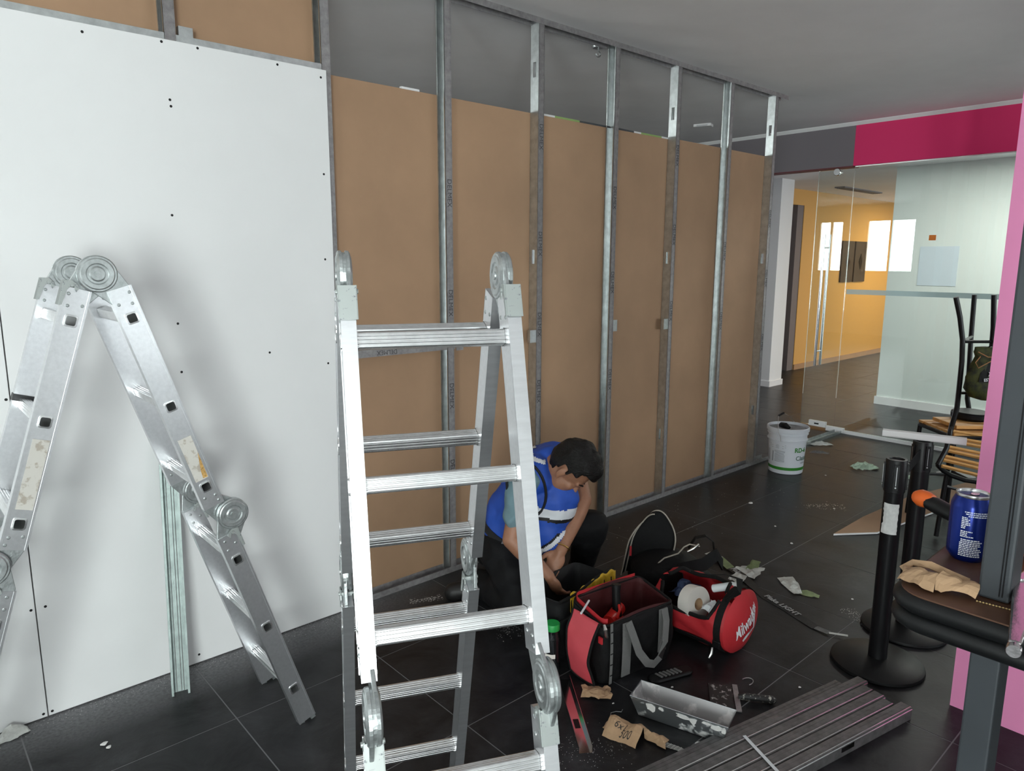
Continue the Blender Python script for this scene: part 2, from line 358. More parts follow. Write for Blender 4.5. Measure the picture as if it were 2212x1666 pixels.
# corridor beyond the glass
def solid(name, label, x0, x1, y0, y1, z0, z1, m, **k):
    return tag(MB().box(((x0 + x1) / 2, (y0 + y1) / 2, (z0 + z1) / 2), (x1 - x0, y1 - y0, z1 - z0)).ob(name, m, **k), label, kind='structure')
solid('wall_corridor', 'pale white wall behind the glass front', 8.62, 8.78, -2.6, 3.245, 0, 2.66, 'pale_wall')
solid('baseboard_corridor', 'white skirting along the pale wall behind the glass', 8.60, 8.62, -2.6, 3.26, 0, 0.09, 'trim_white')
solid('wall_stub', 'white wall end beside the dark doorway', 8.70, 9.02, 4.63, 6.4, 0, 2.66, 'white_wall')
solid('baseboard_stub', 'white skirting around the white wall end', 8.685, 9.035, 4.615, 6.38, 0, 0.075, 'trim_white')
solid('wall_orange', 'orange painted corridor wall', 10.38, 16.0, 5.15, 5.35, 0, 2.66, 'orange_paint')
solid('wall_orange', 'orange painted strip over the dark doorway', 9.02, 10.38, 5.15, 5.35, 2.44, 2.66, 'orange_paint')
solid('baseboard_orange', 'pale brown skirting of the orange wall', 10.38, 16.0, 5.135, 5.15, 0, 0.08, 'kraft_paper')
solid('trim_2', 'grey jamb of the dark doorway', 10.20, 10.38, 5.16, 5.34, 0, 2.44, 'grey_paint')
solid('doorway_dark_sheet', 'near-black sheet standing in for the shade inside the doorway', 9.02, 10.20, 5.60, 5.66, 0, 2.44, 'doorway_shade')  # sheet paints the darkness of the room behind the opening
solid('wall_doorway', 'recess side behind the doorway, coloured near-black for its shade', 10.38, 10.44, 5.35, 5.66, 0, 2.44, 'doorway_shade')
solid('wall_corridor_end', 'orange end wall of the corridor', 16.0, 16.1, -2.6, 5.35, 0, 2.66, 'orange_paint')
nb = thing('notice_board', 'dark brown board with two diamond signs on orange corridor wall', 'board', (12.18, 5.15, 1.3))
for k, x in enumerate((-0.245, 0.245)):
    MB().box((x, -0.012, 0.33), (0.44, 0.024, 0.66)).ob('panel', 'board_brown', nb, bevel=0.004)
    MB().prism([(x, 0.20), (x + 0.07, 0.33), (x, 0.46), (x - 0.07, 0.33)], -0.03, -0.024, 'y').ob('diamond_sign', 'black_plastic', nb)
ps = tag(MB().box((8.617, 2.74, 1.585), (0.004, 0.38, 0.42)).ob('paper_sheet', 'paper_blue'), 'pale blue sheet stuck on the white wall behind the glass', 'paper')
av = thing('ceiling_vent', 'dark linear air vent in the corridor ceiling', 'vent', (10.9, 4.6, 2.66))
MB().box((0, 0, -0.008), (1.3, 0.14, 0.016)).ob('frame', 'grey_paint', av)
for k in range(4): MB().box((0, -0.045 + 0.03 * k, -0.019), (1.22, 0.012, 0.008)).ob('slat', 'black_plastic', av)
for (x, y, n, w, c, lab) in ((7.45, 1.5, 'lamp_panel', 46, (1, 0.97, 0.92), 'white ceiling light panel between the glass and the pale wall'), (12.9, 3.2, 'lamp_warm', 75, (1, 0.74, 0.36), 'warm ceiling light panel deep in the orange corridor')):
    t = thing('ceiling_light', lab, 'light', (x, y, 2.66))
    MB().box((0, 0, -0.012), (0.34, 2.04, 0.024)).ob('frame', 'trim_white', t); MB().box((0, 0, -0.026), (0.28, 1.98, 0.006)).ob('diffuser', n, t)
    area('ceiling_light_glow', (x, y, 2.62), (0, 0, 0), 0.28, 1.98, w, c)
solid('wall_pink', 'pink painted pillar standing behind the brown table', 2.835, 2.99, 0.36, 0.705, 0, CEIL, 'pink_paint')

# ------------------------------------------------------------------ partition: steel studs, tracks and plasterboard sheets
PA = setting('wall_partition', 'unfinished drywall partition of steel studs with white boards in front and brown board backs')
YF, YB = 2.857, 2.920      # stud depth
SX = [0.31, 0.91, 1.52, 2.15, 2.765, 3.38, 3.99, 4.605, 5.215]
def sheet(x0, x1, z0, z1, y, m, name='drywall_sheet', label=None):
    o = MB().box(((x0 + x1) / 2, y, (z0 + z1) / 2), (x1 - x0 - 0.004, 0.0125, z1 - z0)).ob(name, m, PA, bevel=0.0015)
    if label: o['label'] = label
    return o
GAPF = YF - 0.0065; GAPB = YB + 0.0065
sheet(0.312, 1.516, 0.006, 2.402, GAPF, 'drywall_white', label='white face of the large front drywall board')
sheet(-0.91, 0.312, 0.006, 2.402, GAPF, 'drywall_white', label='white front drywall board at the left edge')
sheet(-2.12, -0.91, 0.006, 2.402, GAPF, 'drywall_white')
for a, b_ in ((-2.13, -0.91), (-0.91, 0.31), (0.31, 1.53)): sheet(a, b_, 0.0, CEIL - 0.002, GAPB, 'kraft_paper', label='brown board back reaching the ceiling')
for a, b_, t in ((1.545, 2.765, 2.408), (2.765, 3.985, 2.410), (3.985, 5.21, 2.418)): sheet(a, b_, 0.01, t, GAPB, 'kraft_paper', label='brown paper back of a drywall board')
# edge tape left on two boards
for a, b_, m in ((2.775, 2.93, 'tape_white'), (2.93, 3.13, 'tape_green'), (3.13, 3.62, 'tape_dark'), (3.62, 3.69, 'tape_white'), (3.69, 3.90, 'tape_green'), (3.90, 3.98, 'tape_white'), (1.93, 2.03, 'tape_white')):
    MB().box(((a + b_) / 2, GAPB + 0.0, 2.412), (b_ - a, 0.0155, 0.010)).ob('edge_tape', m, PA)
# screws of the white boards
scr = [(179, 57), (345, 88), (427, 104), (604, 136), (373, 199), (375, 212), (389, 445), (409, 697), (598, 790), (425, 812), (430, 955), (701, 175), (711, 373), (717, 551), (728, 772), (112, 1546), (97, 1549), (82, 1287), (66, 1291), (478, 1415), (22, 850), (8, 852)]
scr_xz = [(0.627, 2.374), (0.875, 2.391), (0.999, 2.392), (1.303, 2.388), (0.889, 2.197), (0.891, 2.175), (0.866, 1.790), (0.857, 1.391), (1.207, 1.252), (0.857, 1.206), (0.843, 0.962), (1.488, 2.370), (1.484, 1.985), (1.474, 1.632), (1.468, 1.183), (0.325, 0.02), (0.298, 0.02), (0.341, 0.42), (0.298, 0.42), (0.84, 0.04), (0.333, 1.17), (0.300, 1.17)]
sme = MB().lathe([(0.0005, 0.0006), (0.0048, 0.0006), (0.0048, -0.002)], 10, R=Matrix.Rotation(pi / 2, 3, 'X')).mesh('screw'); sme.materials.append(MATS['screw_dark'])
for (x, z) in scr_xz:
    o = bpy.data.objects.new('screw', sme); COL.objects.link(o); o.parent = PA; o.location = (x, GAPF - 0.0063, z)
# studs
TH = 0.0014
def stud_mesh(z0, z1, web_left, holes):
    """C stud, x 0..0.041, y 0..0.0635; web on one side with punched slots"""
    b = MB(); W = 0.0635; Fl = 0.041; g = 0.0075
    xw = 0.0 if web_left else Fl; sgn = 1 if web_left else -1
    zs = [z0]
    for h in holes: zs += [h - 0.038, h + 0.038]
    zs.append(z1); ys = [0, W / 2 - 0.011, W / 2 + 0.011, W]
    hs = {(2 * i + 1, 1) for i in range(len(holes))}
    for off, fl in ((0, False), (TH, True)):
        b.M = frame((xw + sgn * off, 0, 0), (0, 0, 1), (0, 1, 0)); b.plate_holes(zs, ys, hs, 0, fl)
    b.M = Matrix()
    x0, x1 = sorted((xw, xw + sgn * Fl))
    b.box(((x0 + x1) / 2, W - TH / 2, (z0 + z1) / 2), (x1 - x0, TH, z1 - z0))
    xl = xw + sgn * (Fl - TH / 2)
    for y in (g / 2, W - g / 2): b.box((xl, y, (z0 + z1) / 2), (TH, g, z1 - z0))
    return b
def lettering(parent, body, size, spots, m='stud_print'):
    vs, fs = text_data(body, size, 0.0002); b = MB()
    for M_ in spots: b.M = M_; b.add(vs, fs)
    return b.ob('lettering', m, parent)
for k, x in enumerate(SX):
    web_left = x in (2.765, 3.99, 5.215)
    if x < 1.5: z0, z1 = 0.003, CEIL - 0.004
    else: z0, z1 = 0.003, CEIL - 0.004
    hl = {2.765: (2.62,), 3.99: (2.56,), 5.215: (2.60,)}.get(x, ())
    st = stud_mesh(z0, z1, web_left, (0.45, 1.65) + hl if web_left else ()).ob('metal_stud', 'galvanised', PA)
    st.location = (x - 0.0205, YF, 0)
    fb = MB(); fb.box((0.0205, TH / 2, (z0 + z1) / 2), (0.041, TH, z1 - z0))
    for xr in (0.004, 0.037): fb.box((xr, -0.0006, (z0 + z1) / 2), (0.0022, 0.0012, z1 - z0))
    fb.ob('shaded_knurled_flange', 'galvanised_dark', st)  # knurl is real; darker tone paints in the dim room it reflects
    if x > 1.6:
        zz = {2.15: (0.55, 0.95, 1.42, 1.95), 2.765: (0.9, 1.28, 1.72, 2.28), 3.38: (0.9, 1.5, 2.0), 3.99: (1.3, 1.8, 2.3), 4.605: (1.2, 1.7), 5.215: (1.0, 1.5, 1.95)}[x]
        lettering(st, 'DELMEX', 0.036, [frame((0.0205, -0.0015, z), (0, 0, -1), (1, 0, 0)) for z in zz])
# tracks
def track(name, x0, x1, z, up, m='galvanised', yf=YF, yb=YB):
    b = MB(); h = 0.03; s_ = 1 if up else -1
    b.box(((x0 + x1) / 2, (yf + yb) / 2, z + s_ * 0.0007), (x1 - x0, yb - yf + 0.004, 0.0014))
    for y in (yf - 0.0016, yb + 0.0): b.box(((x0 + x1) / 2, y, z + s_ * h / 2), (x1 - x0, 0.0014, h))
    return b.ob(name, m, PA)
track('floor_track', 1.5, 5.45, 0.0, True, 'galvanised_dark'); track('floor_track', 6.05, 6.82, 0.0, True)  # dark tracks carry the same painted-in reflection as the stud flanges
track('floor_track', -2.1, 1.5, 0.0, True, 'galvanised_dark')
track('ceiling_track', -2.1, 5.38, CEIL, False, 'galvanised_dark')
# top edge rail behind the upper edge of the white boards, noggin and clips
b = MB(); b.box((-0.29, YF + 0.0008, 2.405), (3.62, 0.0014, 0.045)); b.box((-0.29, YF + 0.03, 2.383), (3.62, 0.06, 0.0014)); b.ob('cross_rail', 'galvanised', PA)
ng = MB(); ng.box((1.85, YF + 0.004, 1.205), (0.66, 0.0014, 0.034)); ng.box((1.85, YF + 0.033, 1.222), (0.62, 0.058, 0.0014)); ng.box((2.205, YF - 0.002, 1.205), (0.045, 0.0016, 0.05))
no = ng.ob('noggin', 'galvanised_dark', PA); lettering(no, 'DELMEX', 0.03, [frame((1.78, YF + 0.0028, 1.205), (-1, 0, 0), (0, 0, -1))])
for x, z in ((2.722, 1.215), (3.415, 1.235), (3.945, 1.215), (0.965, 2.425)):
    c = MB(); c.box((x, YF + 0.002 if x > 1 else YF - 0.001, z), (0.05, 0.0016, 0.07)); c.box((x - 0.024, YF + 0.012, z), (0.0016, 0.02, 0.07)); c.ob('clip', 'galvanised', PA)
hk = thing('ceiling_hook', 'small metal hook hanging under the ceiling beside a stud', 'hook', (3.345, 2.985, CEIL))
MB().lathe([(0.001, -0.012), (0.03, -0.012), (0.034, -0.004), (0.034, 0)], 16).ob('rosette', 'galvanised', hk, True)
MB().tube([(0.005, 0, -0.01), (0.005, 0, -0.03)] + [(0.005 + 0.018 * sin(a), 0, -0.045 + 0.015 * cos(a)) for a in [i * pi / 8 for i in range(0, 13)]], 0.004, 8).ob('hook', 'galvanised', hk, True)
sd = thing('ceiling_sensor', 'small white box fixed on the ceiling behind the partition', 'sensor', (5.90, 3.95, CEIL), radians(20))
MB().box((0, 0, -0.012), (0.10, 0.16, 0.024)).ob('housing', 'trim_white', sd, bevel=0.004); MB().box((-0.048, 0, -0.016), (0.008, 0.1, 0.012)).ob('lens', 'alu_frame', sd)

# ------------------------------------------------------------------ hinged aluminium ladders
mat('aluminium', (0.80, 0.81, 0.83), 0.30, 0.92, var=0.05, scale=14, bump=0.03, bscale=120, stretch=(6, 6, 1))
mat('rung_alu', (0.78, 0.785, 0.79), 0.26, 0.95, var=0.10, scale=40)
mat('hinge_steel', (0.47, 0.50, 0.50), 0.36, 0.85, var=0.22, scale=45, bump=0.08, bscale=160)
speckle('lever_steel', (0.36, 0.385, 0.375), (0.10, 0.11, 0.13), 0.5, 0.64, 90, metal=0.55)
speckle('worn_sticker', (0.52, 0.50, 0.46), (0.36, 0.32, 0.27), 0.7, 0.56, 38)
mat('sticker_rust', (0.42, 0.25, 0.08), 0.8, var=0.5, scale=160)
mat('black_tape', (0.018, 0.018, 0.02), 0.45)
LD = {}
RW, RT = 0.064, 0.027          # rail face width and thickness
HW = 0.150                      # half clear width between the rails
RUNGS = [0.0, 0.277, 0.554, 0.828, 1.105, 1.382]
def rail_mesh(l0, l1, rungs):
    """box rail along +x (down), y across, outer face z=+RT/2 pierced for the hollow rungs"""
    key = (l0, l1)
    if key in LD: return LD[key]
    a = 0.0125; b = MB(); us = [l0]
    for r in rungs: us += [r - a, r + a]
    us.append(l1); ws = [-RW / 2, -a, a, RW / 2]
    b.plate_holes(us, ws, {(2 * i + 1, 1) for i in range(len(rungs))}, RT / 2)
    b.plate_holes(us, ws, {(2 * i + 1, 1) for i in range(len(rungs))}, -RT / 2, True)
    for w in (-1, 1): b.box(((l0 + l1) / 2, w * (RW / 2 - 0.001), 0), (l1 - l0, 0.002, RT))
    for w in (-1, 1):                        # raised edge beads
        b.box(((l0 + l1) / 2, w * (RW / 2 - 0.003), RT / 2 + 0.0008), (l1 - l0, 0.006, 0.0016))
    for l in (l0 + 0.001, l1 - 0.001): b.box((l, 0, 0), (0.002, RW - 0.004, RT - 0.002))
    me = b.mesh('rail'); me.materials.append(MATS['aluminium']); LD[key] = me; return me
def ladder_parts():
    # ribbed hollow rung along x, +-(HW+RT)
    prof = []; h = 0.0155
    for side in range(4):
        row = [(-h + 0.004, h), (-0.0085, h), (-0.0075, h + 0.0009), (-0.0055, h + 0.0009), (-0.0045, h), (-0.001, h), (0, h + 0.0009), (0.002, h + 0.0009), (0.003, h), (0.0055, h), (0.0065, h + 0.0009), (0.0085, h + 0.0009), (0.0095, h), (h - 0.004, h), (h - 0.0012, h - 0.0012)]
        q = -side * pi / 2; prof += [(x * cos(q) - y * sin(q), x * sin(q) + y * cos(q)) for x, y in row]
    b = MB(); L = HW + 0.002
    b.loft([[(x, p[0], p[1]) for p in prof] for x in (-L, L)], False, False)
    e = HW + RT + 0.003; t = 0.0122
    sq = [(-t, -t), (t, -t), (t, t), (-t, t)]
    b.loft([[(-e, *p) for p in sq], [(-0.02, *p) for p in sq]], False, True); b.loft([[(0.02, *p) for p in sq], [(e, *p) for p in sq]], True, False)
    for s in (-1, 1):                       # flared collar round the hollow end, outside and inside the rail
        k = []
        for (r_, x) in ((t, e), (0.0165, e - 0.0005), (0.0168, e - 0.003)):
            k.append([(s * x, r_ * min(1, max(-1, 1.25 * cos(q))), r_ * min(1, max(-1, 1.25 * sin(q)))) for q in [2 * pi * i / 24 for i in range(24)]])
        b.loft(k, False, False)
        b.loft([[(s * (HW + 0.001), 1.12 * p[0], 1.12 * p[1]) for p in prof], [(s * (HW - 0.004), 1.10 * p[0], 1.10 * p[1]) for p in prof]], False, False)
    LD['rung'] = b.mesh('rung'); LD['rung'].materials.append(MATS['rung_alu'])
    # hinge disc (axis z), stepped rings on both faces
    pr = [(0.001, 0.0165), (0.0085, 0.0165), (0.009, 0.0145), (0.017, 0.0145), (0.021, 0.0115), (0.026, 0.0115), (0.029, 0.0145), (0.040, 0.0145), (0.043, 0.0125), (0.047, 0.0125), (0.050, 0.010), (0.0505, 0.004), (0.047, 0.0035), (0.047, -0.0035)]
    pr = pr + [(r, -z) for r, z in pr[:-2][::-1]]
    LD['disc'] = MB().lathe(pr, 36).mesh('hinge_disc'); LD['disc'].materials.append(MATS['hinge_steel'])
    b = MB()                                # lock lever: hooked plates on both cheeks and a wide cover plate at the edge, in rail coordinates
    hook = [(-0.030, 0.036), (-0.034, 0.020), (-0.026, 0.006), (-0.016, 0.000), (-0.006, 0.004), (-0.012, 0.009), (-0.020, 0.012), (-0.018, 0.020), (-0.006, 0.026), (0.035, 0.030), (0.037, 0.037)]
    for z in (RT / 2 + 0.0032, -RT / 2 - 0.0032): b.prism(hook, z - 0.0012, z + 0.0012)
    b.box((0.004, 0.0375, 0), (0.066, 0.0030, RT + 0.005)); b.tube([(-0.022, 0.018, -RT / 2 - 0.008), (-0.022, 0.018, RT / 2 + 0.008)], 0.005, 10)
    LD['lever'] = b.mesh('lock_lever'); LD['lever'].materials.append(MATS['lever_steel'])
    LD['rivet'] = MB().lathe([(0.0004, 0.0022), (0.003, 0.0020), (0.0046, 0.0008), (0.0048, -0.001)], 10).mesh('rivet'); LD['rivet'].materials.append(MATS['hinge_steel'])
ladder_parts()
def put(name, me, parent, M_):
    o = bpy.data.objects.new(name, me); COL.objects.link(o); o.parent = parent; o.matrix_local = M_
    return o
def hull_arm(c, r, rect):
    pts = [(c[0] + r * cos(q), c[1] + r * sin(q)) for q in [2 * pi * i / 28 for i in range(28)]] + rect
    pts = sorted(set((round(x, 5), round(y, 5)) for x, y in pts))
    def half(ps):
        h = []
        for p in ps:
            while len(h) > 1 and (h[-1][0] - h[-2][0]) * (p[1] - h[-2][1]) - (h[-1][1] - h[-2][1]) * (p[0] - h[-2][0]) <= 0: h.pop()
            h.append(p)
        return h[:-1]
    return half(pts) + half(pts[::-1])
def make_ladder(label, loc, rz, tn, dz, stickers, strap=None):
    T = thing('folding_ladder', label, 'ladder', loc, rz, 'aluminium folding ladders')
    th = math.atan(tn)
    for s in (-1, 1):                       # s: side of the A frame along local y
        down = Vector((0, s * sin(th), -cos(th))); outw = Vector((0, s * cos(th), sin(th))); O = Vector((0, s * 0.075, 1.467 + dz))
        for e in (-1, 1):                   # e: left/right rail along local x
            M_ = Matrix((down, outw * 1.0, down.cross(outw))).transposed().to_4x4()
            M_.translation = O + Vector((e * (HW + RT / 2), 0, 0))
            if (M_.to_3x3() @ Vector((0, 0, 1))).x * e < 0:
                M_ = M_ @ Matrix.Diagonal((1, 1, -1, 1))
            tops = put('rail', rail_mesh(-0.088, 0.625, RUNGS[:3]), T, M_); lows = put('rail', rail_mesh(0.735, 1.528, RUNGS[3:]), T, M_)
            # foot: two prongs with a notch
            f = MB(); f.box((1.532, -0.021, 0), (0.018, 0.018, RT - 0.003)); f.box((1.532, 0.021, 0), (0.018, 0.018, RT - 0.003)); f.box((1.524, 0, 0), (0.006, 0.05, RT - 0.003))
            fo = f.ob('foot', 'hinge_steel', T); fo.matrix_local = M_
            # rivets on the outer and inner faces
            for (l, w) in ((-0.070, 0.020), (-0.045, -0.018), (-0.038, 0.016), (0.588, -0.016), (0.592, 0.016), (0.612, 0.02), (0.752, -0.014), (0.772, 0.015), (0.785, -0.015)):
                for zf in (1, -1):
                    put('rivet', LD['rivet'], tops if l < 0.7 else lows, Matrix.Translation((l, w, zf * RT / 2)) @ (Matrix() if zf > 0 else Matrix.Rotation(pi, 4, 'X')))
            # middle hinge: disc outside of the rail line, arms up and down
            hm = MB(); c = (0.680, 0.042)
            for (z0, z1, rect) in ((-0.0095, -0.001, [(0.60, -0.029), (0.60, 0.029), (0.63, -0.030), (0.63, 0.031)]), (0.001, 0.0095, [(0.77, -0.029), (0.77, 0.029), (0.73, -0.030), (0.73, 0.031)])):
                hm.prism(hull_arm(c, 0.047, rect), z0, z1)
            ho = hm.ob('hinge', 'hinge_steel', T, bevel=0.0015); ho.matrix_local = M_
            put('hinge_disc', LD['disc'], ho, Matrix.Translation((c[0], c[1], 0)))
            put('lock_lever', LD['lever'], ho, Matrix.Translation((0.755, 0.0, 0)))
            if stickers and e == stickers:
                st = MB().box((0.455 if s > 0 else 0.42, -0.002, RT / 2 + 0.0016), (0.145 if s > 0 else 0.19, 0.040, 0.0012)).ob('sticker', 'worn_sticker', T); st.matrix_local = M_
                if s > 0: q = MB().prism([(0.44, 0.017), (0.525, 0.016), (0.524, 0.002), (0.50, 0.004)], RT / 2 + 0.0022, RT / 2 + 0.0030).ob('rust_patch', 'sticker_rust', st)
            if strap and (s, e) == strap:
                q = MB(); q.box((0.262, 0, 0), (0.020, RW + 0.004, RT + 0.006)); q = q.ob('strap', 'black_tape', T); q.matrix_local = M_
        for r in RUNGS:                     # rungs
            R_ = Matrix((Vector((1, 0, 0)), down, Vector((1, 0, 0)).cross(down))).transposed().to_4x4(); R_.translation = O + down * r
            put('rung', LD['rung'], T, R_)
    # top hinges
    for e in (-1, 1):
        zc = 1.590 + dz; hx = e * (HW + RT / 2); hm = MB()
        for s, (z0, z1) in ((-1, (-0.0095, -0.001)), (1, (0.001, 0.0095))):
            ys = []
            for l in (-0.135, -0.095):
                for w in (-0.029, 0.029):
                    p = Vector((0, s * 0.075, 1.467 + dz)) + Vector((0, s * sin(th), -cos(th))) * (l + 0.05) + Vector((0, s * cos(th), sin(th))) * w; ys.append((p.y, p.z))
            hm.prism(hull_arm((0, zc), 0.047, ys), hx + z0 * e, hx + z1 * e, 'x')
        ho = hm.ob('hinge', 'hinge_steel', T, bevel=0.0015)
        put('hinge_disc', LD['disc'], ho, Matrix.Translation((hx, 0, zc)) @ Matrix.Rotation(pi / 2, 4, 'Y'))
        s = -1; down = Vector((0, s * sin(th), -cos(th))); outw = Vector((0, s * cos(th), sin(th)))
        M_ = Matrix((down, outw, down.cross(outw))).transposed().to_4x4(); M_.translation = Vector((hx, s * 0.075, 1.467 + dz)) + down * (-0.072)
        put('lock_lever', LD['lever'], ho, M_)
    return T
LA = make_ladder('aluminium folding ladder standing against the white boards, worn beige stickers on its rails', (0.469, 2.382, 0.006), radians(-90), 0.313, -0.006, 1, (-1, -1))
LB = make_ladder('aluminium folding ladder in front of the crouching worker, rungs facing the viewer', (0.858, 1.226, 0.006), radians(-24.8), 0.303, 0.002, 0)

# ------------------------------------------------------------------ right-hand foreground: table, post and what lies on it
mat('black_steel', (0.006, 0.006, 0.007), 0.36, 0.1, spec=0.35, bump=0.02, bscale=90)
mat('charcoal_steel', (0.040, 0.046, 0.052), 0.48, 0.1, var=0.08, scale=6)
mat('black_rubber', (0.006, 0.0065, 0.007), 0.45, spec=0.35, bump=0.03, bscale=200)
mat('walnut_laminate', (0.088, 0.040, 0.022), 0.42, var=0.14, scale=5, bump=0.05, bscale=500)
mat('kraft_bag', (0.42, 0.27, 0.155), 0.8, var=0.10, scale=20)
mat('can_blue', (0.006, 0.022, 0.20), 0.22, 0.55)
mat('can_metal', (0.72, 0.72, 0.73), 0.25, 1.0)
mat('white_print', (0.75, 0.77, 0.80), 0.6)
mat('orange_plastic', (0.80, 0.14, 0.02), 0.4)
mat('red_plastic', (0.62, 0.02, 0.015), 0.4)
mat('brass', (0.65, 0.48, 0.22), 0.35, 0.9)
mat('tool_chrome', (0.55, 0.53, 0.54), 0.22, 1.0, bump=0.06, bscale=60)
mat('worn_paper', (0.66, 0.66, 0.65), 0.8, var=0.12, scale=60)
mat('white_pvc', (0.84, 0.84, 0.83), 0.45)
mat('slat_wood', (0.72, 0.38, 0.12), 0.5, var=0.16, scale=7, stretch=(1, 12, 12))
RH = Vector((sin(YAW), -cos(YAW), 0)); FH = Vector((cos(YAW), sin(YAW), 0))
def U(a, d, z): v = RH * a + FH * d; return Vector((v.x, v.y, z))
def rrect(x0, x1, y0, y1, r, n=8):
    p = []
    for cx, cy, q0 in ((x1 - r, y1 - r, 0), (x0 + r, y1 - r, 1), (x0 + r, y0 + r, 2), (x1 - r, y0 + r, 3)):
        p += [(cx + r * cos((q0 + i / n) * pi / 2), cy + r * sin((q0 + i / n) * pi / 2)) for i in range(n + 1)]
    return p
TZ = 1.11
tb = thing('bar_table', 'brown topped bar table with thick black double edge at the right', 'table', (1.60, 0.0, 0))
b = MB(); b.prism(rrect(-0.42, 0.40, -0.40, 0.393, 0.05), TZ - 0.05, TZ); b.ob('table_top', 'walnut_laminate', tb)
for z in (TZ - 0.0170, TZ - 0.046):
    MB().tube([(x, y, z) for x, y in rrect(-0.416, 0.396, -0.396, 0.389, 0.046, 10)], 0.0155, 12, True).ob('edge_roll', 'black_rubber', tb, True)
MB().box((-0.32, 0.271, 0.53), (0.06, 0.042, 1.06)).ob('leg', 'charcoal_steel', tb, bevel=0.003)
for (x, y) in ((-0.32, -0.27), (0.32, -0.27), (0.32, 0.27)): MB().box((x, y, 0.53), (0.06, 0.042, 1.06)).ob('leg', 'charcoal_steel', tb, bevel=0.003)
pc = thing('steel_post', 'charcoal square steel post standing on the brown table', 'post', (1.28, 0.271, TZ))
b = MB(); b.box((0, 0, 0.88), (0.06, 0.0425, 1.758)); b.ob('tube', 'charcoal_steel', pc, bevel=0.004)
b = MB(); b.box((-0.0305, -0.008, 0.88), (0.0012, 0.0018, 1.74)); b.box((-0.0305, -0.012, 0.88), (0.0012, 0.0018, 1.74)); b.ob('seam', 'black_steel', pc)
# drink can
cn = thing('drink_can', 'blue aluminium drink can with white small print on the brown table', 'can', (1.408, 0.352, TZ), radians(0))
MB().lathe([(0.022, 0.004), (0.024, 0.0), (0.026, 0.002), (0.0325, 0.012), (0.0332, 0.020), (0.0332, 0.098), (0.0325, 0.102), (0.0285, 0.112), (0.0268, 0.1155)], 40).ob('body', 'can_blue', cn, True)
MB().lathe([(0.0268, 0.115), (0.0275, 0.117), (0.0272, 0.1205), (0.0258, 0.1212), (0.0245, 0.1195), (0.0240, 0.1155), (0.001, 0.1150)], 40).ob('rim', 'can_metal', cn, True)
b = MB(); b.prism([(-0.006 + 0.011 * cos(q), 0.008 * sin(q)) for q in [2 * pi * i / 16 for i in range(16)]], 0.1152, 0.1156); b.ob('opening', 'black_plastic', cn)
b = MB(); b.prism([(0.009 + 0.011 * cos(q), 0.0065 * sin(q)) for q in [2 * pi * i / 16 for i in range(16)]], 0.116, 0.1172); b.ob('pull_tab', 'can_metal', cn)
def wrap(b, vs, fs, R, ang0, z0, up=True):
    """bend flat lettering (x right, y up) round a vertical cylinder"""
    out = [Vector(((R + v[2]) * cos(ang0 + v[0] / R), (R + v[2]) * sin(ang0 + v[0] / R), z0 + v[1])) for v in vs]
    b.add(out, fs)
b = MB(); base = radians(-166); rnd = random.Random(3)
rows = [(0.093, -0.016, 0.020), (0.0895, -0.014, 0.020), (0.086, -0.010, 0.020)] + [(0.0825 - 0.0031 * k, -0.0195, -0.0195 + rnd.uniform(0.006, 0.018)) for k in range(7)] + [(0.058 - 0.0031 * k, -0.0195, -0.0195 + rnd.uniform(0.007, 0.02)) for k in range(4)] + [(0.043 - 0.0032 * k, -0.0195 if k > 1 else -0.018, 0.012 + rnd.uniform(-0.004, 0.004)) for k in range(10)]
for z, a0, a1 in rows:
    x = a0
    while x < a1:
        w = min(rnd.uniform(0.0018, 0.0052), a1 - x)
        if w > 0.0006: wrap(b, [(x, -0.0009, 0.0002), (x + w, -0.0009, 0.0002), (x + w, 0.0009, 0.0002), (x, 0.0009, 0.0002)], [(0, 1, 2, 3)], 0.0332, base + pi * 0.06, z)
        x += w + 0.0008
tag(b.ob('small_print', 'white_print', cn), kind='stuff')
# crumpled paper, tool, chain and pliers on the table
def crumple(name, m, pts_fn, nu, nv, amp, seed, parent=None, th=0.0007, label=None, cat=None, loc=(0, 0, 0), rz=0, zmin=0.0006):
    def fn(u, v):
        p = Vector(pts_fn(u, v)); q = p * 38 + Vector((seed * 7.3, seed * 3.1, 0))
        d = Vector((noise.noise(q), noise.noise(q + Vector((31, 0, 0))), abs(noise.noise(q + Vector((0, 47, 0)))) * 1.5)) * amp
        p = p + d; p.z = max(p.z, zmin); return p
    o = MB().grid(fn, nu, nv).ob(name, m, parent, solid=th)
    o.location = loc; o.rotation_euler = (0, 0, rz)
    if label: tag(o, label, cat)
    return o
pb = thing('paper_bag', 'crumpled brown paper bag on the corner of the brown table', 'bag', (1.240, 0.345, TZ), radians(-84))
pb.scale = (0.88, 0.85, 0.9)
crumple('front_half', 'kraft_bag', lambda u, v: (-0.062 + 0.066 * u, -0.026 + 0.058 * v - 0.02 * u * (1 - v), 0.004 + 0.022 * sin(pi * v) * (0.5 + 0.5 * u)), 9, 7, 0.007, 2, pb)
crumple('back_half', 'kraft_bag', lambda u, v: (0.002 + 0.060 * u, -0.032 + 0.05 * v + 0.008 * u, 0.004 + 0.026 * sin(pi * v) * (1 - 0.5 * u)), 9, 7, 0.008, 5, pb)
MB().strap([(-0.066, 0.024, 0.006), (-0.05, 0.032, 0.022), (-0.02, 0.030, 0.026), (0.012, 0.022, 0.022), (0.045, 0.024, 0.016)], 0.014, 0.003, [(0, 0.4, 1), (0, 1, 0.6), (0, 0.8, 1), (0, 1, 0.8), (0, 1, 0.3)]).ob('folded_edge', 'kraft_bag', pb)
ch = thing('bead_chain', 'thin brass bead chain lying on the brown table', 'chain', (1.228, 0.29, TZ))
